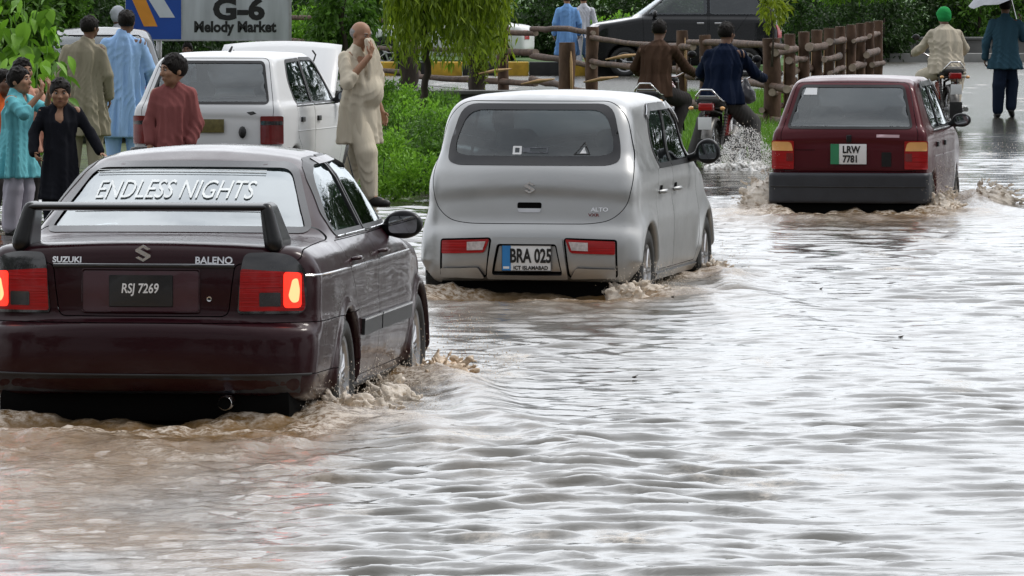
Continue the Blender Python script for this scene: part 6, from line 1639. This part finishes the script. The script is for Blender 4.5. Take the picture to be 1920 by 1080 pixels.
def plants():
    # drooping small trees on the verge
    x, y = W(783, 160)
    t = empty('tree', (x, y, 0), 0, 'slim dark-stemmed tree with hanging yellow-green foliage between the bald man and the silver hatchback', 'tree')
    trunk('trunk', [(0, 0, -.1), (.02, 0, .4), (.12, 0, .9), (.06, 0, 1.5), (.15, .1, 2.2), (.1, 0, 3.4)], [.05, .045, .042, .04, .035, .02], t)
    def hang(parent, c, rx, ry, top, bots, n, mt, seed, L=.10, w=.022):
        R = np.random.RandomState(seed); C = []; 
        ns = n // 26
        for k in range(ns):
            a = R.uniform(0, 6.28); q = R.uniform(.1, 1) ** .6; px = c[0] + rx * q * math.cos(a); py = c[1] + ry * q * math.sin(a); zb = R.uniform(*bots) + .25 * q * R.rand(); zt = top
            m_ = 26; tt = np.linspace(0, 1, m_); C.append(np.stack([px + .06 * np.sin(tt * 3 + k) + R.normal(0, .03, m_), py + R.normal(0, .04, m_), zt + (zb - zt) * tt], 1))
        C = np.concatenate(C); D = np.tile((0, 0, -1.0), (len(C), 1)) + R.normal(0, .35, (len(C), 3))
        return leaves('crown', C, L * R.uniform(.6, 1.4, len(C)), w * R.uniform(.7, 1.4, len(C)), D, mt, parent, .6)
    hang(t, (.35, 0), .75, .8, 3.2, (.95, 1.9), 15000, LF_willow, 31, .12, .030)
    limbs(t, (.08, 0, 1.8), [(.8, .3, 2.6), (-.5, .2, 2.7), (.4, -.5, 3.0)], .025)
    x, y = W(893, 114)
    t = empty('tree', (x, y, 0), 0, 'leaning post-like tree trunk wrapped in moss left of the silver hatchback roof', 'tree')
    trunk('trunk', [(0, 0, -.1), (.02, 0, .6), (-.02, 0, 1.3), (.05, 0, 2.4)], [.15, .14, .13, .09], t)
    crown('moss', (.03, -.05, .95), (.17, .16, .95), 4200, LF_yel, t, .05, .025, 40, .5, 5, .28)
    hang(t, (.0, 0), .55, .6, 2.6, (.55, 1.6), 8000, LF_yel, 33, .10, .028)
    x, y = W(768, 104)
    t = empty('tree', (x, y, 0), 0, 'thick dark tree trunk with a pale torn strip behind the slim drooping tree', 'tree')
    trunk('trunk', [(0, 0, -.1), (-.03, 0, .7), (.03, 0, 1.4), (0, 0, 3.2)], [.18, .15, .14, .12], t, n=14)
    s = MB(); s.tube([(.0, -.15, .62), (.02, -.17, .80), (-.03, -.16, .98)], [.02, .055, .02], 8, squash=.4); s.build('torn_bark', SPLIT, t, smooth=True)
    hang(t, (-.4, 0), 1.1, .8, 3.0, (.75, 1.8), 11000, LF_mid, 34, .12, .045)
    limbs(t, (0, 0, 1.5), [(.8, .2, 2.6), (-.9, .3, 2.5), (.1, -.6, 2.9)], .05)
    # young tree behind the left shoulder of the bald man
    x, y = W(640, 120); t = tree('loose light green tree behind the head of the bald man', x, y, 3.2, (.55, .6, 1.3), 5200, LF_mid, seed=41, tr=.05, L=.11, w=.05, cz=1.9, clumps=18)
    # weeds and herbs
    sp = [(716, 200, .50, .36, LF_bright), (742, 185, .62, .42, LF_mid), (765, 172, .60, .4, LF_bright), (800, 190, .58, .40, LF_mid), (826, 178, .62, .40, LF_bright), (752, 150, .55, .4, LF_bright), (808, 150, .50, .38, LF_mid), (712, 150, .7, .42, LF_mid), (776, 205, .35, .30, LF_bright), (836, 196, .40, .25, LF_mid)]
    for i, (px, s_, h, r, mt) in enumerate(sp):
        x, y = W(px, s_); o = empty('weed_plant', (x, y, .05), 0, 'leafy green weed in the tangle on the verge left of the silver hatchback', 'plant', 'weeds on the verge')
        crown('foliage', (0, 0, h * .5), (r, r, h * .55), 2600, mt, o, .055, .022, 34, -.2, 50 + i, .30)
        for k in range(7):
            m = MB(); a = R_(i * 7 + k); m.tube([(0, 0, 0), (r * .5 * math.cos(a), r * .5 * math.sin(a), h * .9)], [.008, .003], 5); m.build('stem', LF_dark, o)
    # left: broad-leaved plant and shrubs
    x, y = W(45, 200); o = empty('broad_leaved_plant', (x, y, 0), 0, 'plant with big hanging bright green leaves at the top left corner', 'plant')
    for k in range(9):
        a = R_(k + 90) ; tip = (.30 * math.cos(a) - .05, .22 * math.sin(a), 1.35 + .42 * (k % 3) / 2 + .05 * k % .2)
        m = MB(); m.tube([(0, 0, 0), (tip[0] * .4, tip[1] * .4, tip[2] * .8), tip], [.014, .010, .004], 6); m.build('stem', LF_mid, o, smooth=True)
    big_leaves(o, (-.02, 0, 1.60), (.34, .30, .30), 70, LF_bright, 3, .21, .13)
    x, y = W(66, 205); o = empty('broad_leaved_plant', (x, y, 0), 0, 'low bright leafy shoot between the boy in turquoise and the small boy in black', 'plant')
    m = MB(); m.tube([(0, 0, 0), (.02, 0, 1.25)], [.02, .008], 6); m.build('stem', LF_mid, o, smooth=True)
    big_leaves(o, (.02, 0, .95), (.30, .25, .40), 90, LF_bright, 4, .17, .09)
    for i, (px, s_, h, r, mt, lb) in enumerate(((14, 172, 2.3, .55, LF_mid, 'dense green shrub at the left edge behind the boys'), (92, 150, 2.5, .55, LF_mid, 'dense shrub behind the small boy in black'), (180, 128, 2.2, .6, LF_mid, 'leafy shrub behind the heads of the two men'), (70, 130, 2.8, 1.3, LF_dark, 'dark bush deep behind the left group'), (250, 120, 2.8, 1.3, LF_dark, 'dark bush behind the left end of the signboard'))):
        x, y = W(px, s_); o = empty('shrub', (x, y, 0), 0, lb, 'shrub')
        trunk('trunk', [(0, 0, 0), (.03, 0, h * .5), (0, 0, h * .8)], [.05, .04, .02], o)
        crown('crown', (0, 0, h * .52), (r, r * .8, h * .52), 9000, mt, o, .10, .05, 46, .25, 70 + i, .26)
    # branches entering from above on the right
    for (px, s_, zc, rx, n, mt, lb, sd) in ((1612, 128, 1.93, .62, 3600, LF_bright, 'branch of bright lime leaves hanging above the far end of the log fence', 5), (1447, 150, 1.66, .18, 420, LF_yel, 'thin twig with small yellow-green leaves at the fence corner', 6)):
        x, y = W(px, s_); o = empty('hanging_branch', (x, y, 0), 0, lb, 'branch')
        m = MB(); m.tube([(rx * 1.3, .3, zc + 1.2), (rx * .5, .1, zc + .5), (-rx * .4, 0, zc + .12)], [.03, .018, .006], 7); m.build('stem', BARK, o, smooth=True)
        if sd == 6:
            m = MB(); m.tube([(0, 0, .9), (.02, 0, 1.3), (-.03, 0, 1.7)], [.02, .012, .006], 6); m.build('stem', BARK, o, smooth=True)
        crown('foliage', (0, 0, zc), (rx, .4, .25), n, mt, o, .085, .035, 22, .7, 80 + sd, .3)
def R_(k): return float(np.random.RandomState(k).uniform(0, 6.28))
def big_leaves(parent, c, r, n, mt, seed, L, w):
    R = np.random.RandomState(seed); m = MB()
    for k in range(n):
        p = np.array(c) + R.uniform(-1, 1, 3) * np.array(r); yaw = R.uniform(0, 6.28); pit = rad(R.uniform(15, 75)); l = L * R.uniform(.6, 1.2); ww = w * l / L
        M = Matrix.Translation(p) @ Matrix.Rotation(yaw, 4, 'Z') @ Matrix.Rotation(-pit, 4, 'X') @ Matrix.Rotation(R.uniform(-.5, .5), 4, 'Y')
        V = []; 
        for i in range(7):
            t = i / 6; hw = ww * .5 * math.sin(math.pi * min(1, t ** .7 * 1.0)) * (1.0 if t < 1 else 0) + .001; z = -.25 * l * t * t
            for s in (-1, -.5, 0, .5, 1): V.append(M @ Vector((s * hw, t * l, z + .12 * hw * abs(s) * 2)))
        m.add(V, [(i * 5 + j, i * 5 + j + 1, (i + 1) * 5 + j + 1, (i + 1) * 5 + j) for i in range(6) for j in range(4)])
    m.build('foliage', mt, parent, smooth=True)

def grass():
    R = np.random.RandomState(12); n = 60000
    px = R.uniform(690, 860, n); s = R.uniform(110, 207, n); k = R.rand(n) < .30
    px[k] = R.uniform(1280, 1475, k.sum()); s[k] = R.uniform(115, 176, k.sum())
    x = (px - 960) / s; y = F_PX / s
    pts = [(-6, 61.7), (-3.9, 61.2), (-2.2, 60.6), (-1.4, 60.5), (-.7, 61.7), (.6, 65.2), (2.0, 70.7), (3.1, 72.2), (3.6, 71.2), (4.3, 74.2), (5.2, 84), (6.1, 98), (6.0, 110), (-8, 95)]
    ok = in_poly(x, y, pts); x, y = x[ok], y[ok]; n = len(x)
    tall = fbm(x * 1.3, y * .5, 91); h = .06 + .26 * np.clip(tall * 1.9 - .55, 0, 1) * R.uniform(.5, 1.1, n) + .05 * R.rand(n)
    a = R.uniform(0, 6.28, n); d = np.stack([np.cos(a), np.sin(a), 0 * a], 1); lean = R.uniform(.1, .7, n)[:, None] * h[:, None]; w = .0055
    B = np.stack([x, y, 0 * x + .06], 1); sd = np.stack([-np.sin(a), np.cos(a), 0 * a], 1) * w; up = np.array((0, 0, 1)) * h[:, None]
    V = np.stack([B - sd, B + sd, B + sd * .6 + d * lean * .4 + up * .6, B - sd * .6 + d * lean * .4 + up * .6], 1)
    V2 = np.stack([V[:, 3], V[:, 2], B + d * lean + up, B + d * lean + up + sd * .05], 1)
    VV = np.concatenate([V, V2], 1).reshape(-1, 3); Q = np.arange(len(VV)).reshape(-1, 4)
    o = mk('grass', VV, Q, GR, None, False); tag(o, 'bright green grass on the verge', 'grass', kind='stuff')
    # crumpled pale litter at the water edge
    x, y = W(745, 191); gx = np.linspace(-.24, .24, 16); gy = np.linspace(-.5, .5, 6); V = [(a, b, .09 + .03 * math.sin(9 * a + 5 * b) * math.cos(13 * b) + .02 * R.rand()) for b in gy for a in gx]
    m = MB(); m.add(V, [(j * 16 + i, j * 16 + i + 1, (j + 1) * 16 + i + 1, (j + 1) * 16 + i) for j in range(5) for i in range(15)]); o = m.build('plastic_sheet', mat('litter_plastic', (.55, .60, .66), .3, .1, 9), smooth=True)
    o.location = (x, y, 0); tag(o, 'crumpled pale plastic sheet lying on the grass edge', 'litter')

def side_car(label, px, s, z0, yaw, P, H=1.45, L=4.0, suv=False, flip=False):
    X, Y = W(px, s); root = empty('suv_car' if suv else 'parked_car', (X, Y, z0), yaw, label, 'car')
    k = H / 1.45
    low = [(.1, .28), (0, .4), (.0, .75 * k), (.08, .92 * k), (.3, .96 * k), (2.9, .97 * k), (L - .25, .86 * k), (L - .02, .72 * k), (L, .4), (L - .1, .26), (.6, .24)]
    if suv: gre = [(.06, .9 * k), (.18, 1.30 * k), (.30, 1.42 * k), (.8, 1.45 * k), (2.0, 1.44 * k), (2.25, 1.38 * k), (3.0, .95 * k), (2.9, .85 * k)]
    else: gre = [(.35, .88 * k), (.95, 1.33 * k), (1.3, 1.42 * k), (2.1, 1.42 * k), (2.4, 1.34 * k), (3.15, .95 * k), (3.0, .85 * k)]
    wl = [(.25, .74), (.4, .80), (.7, .82), (.9 * k, .79), (1.0 * k, .74)]; wg = [(.85 * k, .76), (1.0 * k, .72), (1.35 * k, .60), (1.45 * k, .55)]
    ys = (.75, L - .85)
    f = car_field(low, wl, [(0, .95), (.5, 1), (L - .6, 1), (L, .88)], gre, wg, [(0, .95), (.6, 1), (2.5, 1), (3.2, .92)], arches=((ys[0], .31), (ys[1], .31)), ar=.35, blur=.03)
    V, Q = sdf_mesh(f, (-.95, -.2, .15), (.95, L + .25, H + .15), .03); S = Shell(V, Q)
    yr = .35 if suv else .85
    w1 = rounded([(yr + .05, 1.0 * k), (1.45, 1.0 * k), (1.45, 1.35 * k), (yr + .25 + .1 * (not suv), 1.33 * k)], .05); w2 = rounded([(1.53, 1.0 * k), (2.72, 1.0 * k), (2.22, 1.34 * k), (1.53, 1.35 * k)], .05)
    rw = rounded(sym([(.58, 1.02 * k), (.5, 1.34 * k)]), .06); ws = rounded(sym([(.62, 1.0 * k), (.5, 1.35 * k)]), .06)
    for ax in ('right', 'left'):
        for w in (w1, w2): S.remove(inset(w, .01), ax)
    S.remove(inset(rw, .01), 'rear'); S.remove(inset(ws, .01), 'front')
    for ax in ('right', 'left'):
        for w, d in ((w1, [(1.2, .35), (1.48, .35), (1.48, .98 * k), (yr + .35, .98 * k), (1.1, .7)]), (w2, [(1.5, .35), (2.75, .35), (2.8, .98 * k), (1.5, .98 * k)])):
            dr = S.take(d, ax, 'door', P, root, .006); S.patch(inset(w, -.01), ax, 'side_window', G_grey, dr, off=.001, step=.1)
            y0 = d[3][0] if w is w1 else 1.55; q, n = S.hit(1.3 if w is w1 else 1.65, .85 * k, ax); h = MB(); h.box((-.015, -.07, -.018), (.015, .07, .018), M=Matrix.Translation(q), bev=.008); h.build('door_handle', M_chrome_soft if suv else M_black, dr, angle=60)
    S.patch(inset(rw, -.01), 'rear', 'rear_window', G_grey, root, off=.001, step=.1); S.patch(inset(ws, -.01), 'front', 'windscreen', G_grey, root, off=.001, step=.1)
    for s_ in (-1, 1):
        pp = [(.52, .62 * k), (.72, .62 * k), (.72, .82 * k), (.52, .82 * k)]; pp = pp if s_ > 0 else mirror2(pp)
        S.patch(pp, 'rear', 'tail_lamp', M_red_lamp, root, off=.01, step=.08, thick=.01); S.patch(pp, 'front', 'headlamp', M_clear, root, off=.01, step=.08, thick=.01)
        mirror_part(root, s_ * .74, 2.55, 1.0 * k, s_, M_black, (.09, .06, .07), .04)
        for y in ys: wheel(root, (s_ * .70, y, .30), .30, .17, s_, .19, 'spoke', 5)
    S.finish('body', P, root)
    seats(root, 1.5, .45, h=.5); rear_bench(root, .8, .4, .85, .55)
    return root

def background():
    side_car('black off-roader with silver window pillars parked side-on beyond the log fence', 1466, 94, .02 - .04, rad(90), paint('paint_black', (.015, .016, .018), .4, .25, 1.0, .1), H=1.82, L=4.0, suv=True)
    side_car('white parked car half hidden by the drooping tree beyond the fence', 1000, 86, .0, rad(84), P_white, H=1.40)
    side_car('dark parked car with a pale roof line behind the two men', 186, 158, 0, rad(3), paint('paint_slate', (.05, .055, .06), .4, .3, .8, .2), H=1.45)
    # yellow and black kerb beyond the fence
    for i in range(-4, 4):
        x = (930 + 62 * i - 960) / 93.5; m = MB(); m.box((x, 127.6, -.05), (x + .655, 128.1, .27), bev=.02)
        o = m.build('kerb_block', mat('kerb_yellow', (.55, .34, .03), .7, .25, 6) if i % 2 == 0 else mat('kerb_black', (.02, .02, .02), .7, .3, 6), angle=40)
        tag(o, 'yellow painted kerb block in the striped kerb beyond the log fence' if i % 2 == 0 else 'black painted kerb block in the striped kerb beyond the log fence', 'kerb', 'yellow kerb blocks' if i % 2 == 0 else 'black kerb blocks')
    # planter wall behind the weeds, left of the silver car
    m = MB(); x0 = W(700, 120)[0]; x1 = W(905, 120)[0]; m.box((x0 - .8, 101.2, -.1), (x1 + .6, 101.7, .14), bev=.02); m.box((x0 - .8, 101.12, .14), (x1 + .6, 101.78, .20), bev=.012)
    o = m.build('low_wall', mat('concrete_grey', (.10, .10, .095), .85, .3, 5, .3, 30), angle=40); tag(o, 'low dark concrete wall behind the drooping trees', 'wall')
    for i, (px, py_) in enumerate(((1190, 712), (1690, 636), (1292, 989), (1540, 545), (1262, 560))):
        s_ = (py_ + 58) / HCAM; x, y = W(px, s_); big_ = (.012, .014, .010, .009, .009)[i]
        m = MB(); m.ball((0, 0, 0), big_, 1, sc=(1.2, .8, .5)); m.tube([(-big_, 0, 0), (big_ * 1.6, .01, .01)], [.003, .001], 5); o = m.build('floating_twig', BARK, smooth=True); o.location = (x, y, .012)
        tag(o, 'tiny dark scrap of leaf litter floating on the open water', 'debris', 'scraps floating on the water')
    # right: kerb, low wall
    m = MB(); m.box((7.0, 146.0, -.1), (60, 146.5, .20), bev=.02); o = m.build('kerb', mat('kerb_stone', (.24, .24, .23), .8, .25, 1.5), angle=40); tag(o, kind='structure')
    m = MB(); m.box((6.7, 147.3, -.1), (60, 147.7, .50), bev=.02); m.box((6.7, 147.23, .50), (60, 147.77, .555), bev=.01); o = m.build('boundary_wall', mat('wall_grey', (.17, .17, .165), .85, .3, 1.2, .3, 20), angle=40); tag(o, 'low grey boundary wall at the far right beyond the flooded road', 'wall')
    R = np.random.RandomState(30)
    # hedge plants and trees beyond
    for i in range(16):
        x = 7.4 + i * 1.25 + R.uniform(-.3, .3); o = empty('hedge_bush', (x, 153 + R.uniform(-.6, .8), .1), 0, 'dark green bush in the hedge above the grey boundary wall', 'bush', 'hedge bushes above the boundary wall')
        h = R.uniform(1.2, 1.9); trunk('trunk', [(0, 0, 0), (.05, 0, h * .6), (0, 0, h)], [.05, .04, .02], o)
        crown('crown', (0, 0, h * .5), (.95, .9, h * .62), 3000, LF_dark if i % 3 else LF_mid, o, .14, .07, 30, .2, 200 + i, .30)
    k = 0
    for (x, y, h, r) in [(-11.5, 118, 7, 3.0), (-8.4, 145, 8, 3.2), (-4.6, 160, 8, 3.0), (-.6, 172, 8, 3.2), (3.6, 165, 7.5, 3.0), (8.0, 172, 6.6, 3.0), (12.6, 168, 6.2, 3.0), (17.5, 172, 6.6, 3.3), (-15, 150, 9, 4), (22.5, 170, 6.5, 3.2)]:
        tree('broad dark tree in the row far behind the road', x, y, h, (r, r, h * .46), 9000, LF_dark if k % 2 else LF_mid, seed=300 + k, tr=.2, z0=.1, L=.26, w=.14, group='far trees', clumps=48, cz=h * .52); k += 1
    for (px, s_, h, r, mt) in ((560, 84, 1.0, .9, 2), (700, 82, 1.1, 1.0, 1), (1015, 82, 1.0, .8, 0), (1070, 80, 1.5, 1.0, 0), (1160, 84, .9, .7, 2), (1220, 80, 1.6, 1.0, 0), (1500, 82, 1.6, 1.1, 0), (1590, 80, 1.7, 1.1, 0), (1330, 78, 1.8, 1.2, 0), (850, 78, 1.6, 1.2, 0), (900, 80, 1.3, 1.0, 1), (1420, 78, 1.8, 1.2, 0), (1655, 82, 1.5, .8, 0), (620, 76, 1.9, 1.3, 0), (480, 78, 1.9, 1.3, 0), (380, 78, 1.9, 1.3, 0)):
        x, y = W(px, s_); o = empty('shrub', (x, y, .1), 0, 'shrub in the line of bushes on the lawn beyond the parked cars', 'shrub', 'bushes on the far lawn')
        trunk('trunk', [(0, 0, 0), (.03, 0, h * .6)], [.05, .02], o); crown('crown', (0, 0, h * .5), (r, r * .8, h * .6), 3600, (LF_dark, LF_mid, LF_bright)[mt], o, .12, .06, 30, .2, 400 + int(px), .3)
    # unseen trees added behind and beside the camera to darken reflections in paint and glass
    k = 0
    for (x, y, h, r) in [(-16, -18, 9, 4.5), (-7, -26, 10, 5), (3, -24, 9, 5), (13, -20, 9.5, 5), (21, -4, 9, 5), (22, 14, 9, 4.5), (21, 32, 8.5, 4.5), (23, 52, 9, 4.5), (13.5, 62, 11, 3.8), (16, 74, 12, 4.5), (18, 92, 13, 5), (21, 112, 13, 5.5), (-24, 0, 9, 5), (-17, 22, 9, 4.5), (-15, 42, 8, 4)]:
        tree('large tree added outside the view to darken reflections', x, y, h, (r, r, h * .42), 6000, LF_dark, seed=500 + k, tr=.25, L=.42, w=.24, group='added trees out of view', clumps=44, cz=h * .50); k += 1
ground(); water(); fence(); signboard(); plants(); grass(); background(); splashes()
make_sedan(); make_silver()
X_, Y_ = W(1592, 215)
make_boxy(X_, Y_, .22, -rad(9.6), P_red, 'dark red boxy hatchback with a green and white number plate ploughing through the water', True)
X_, Y_ = W(388, 212)
make_boxy(X_, Y_, .02, -rad(11.5), P_white, 'old white hatchback with its bonnet raised, parked behind the boy in dusty red', False)
people(); riders()
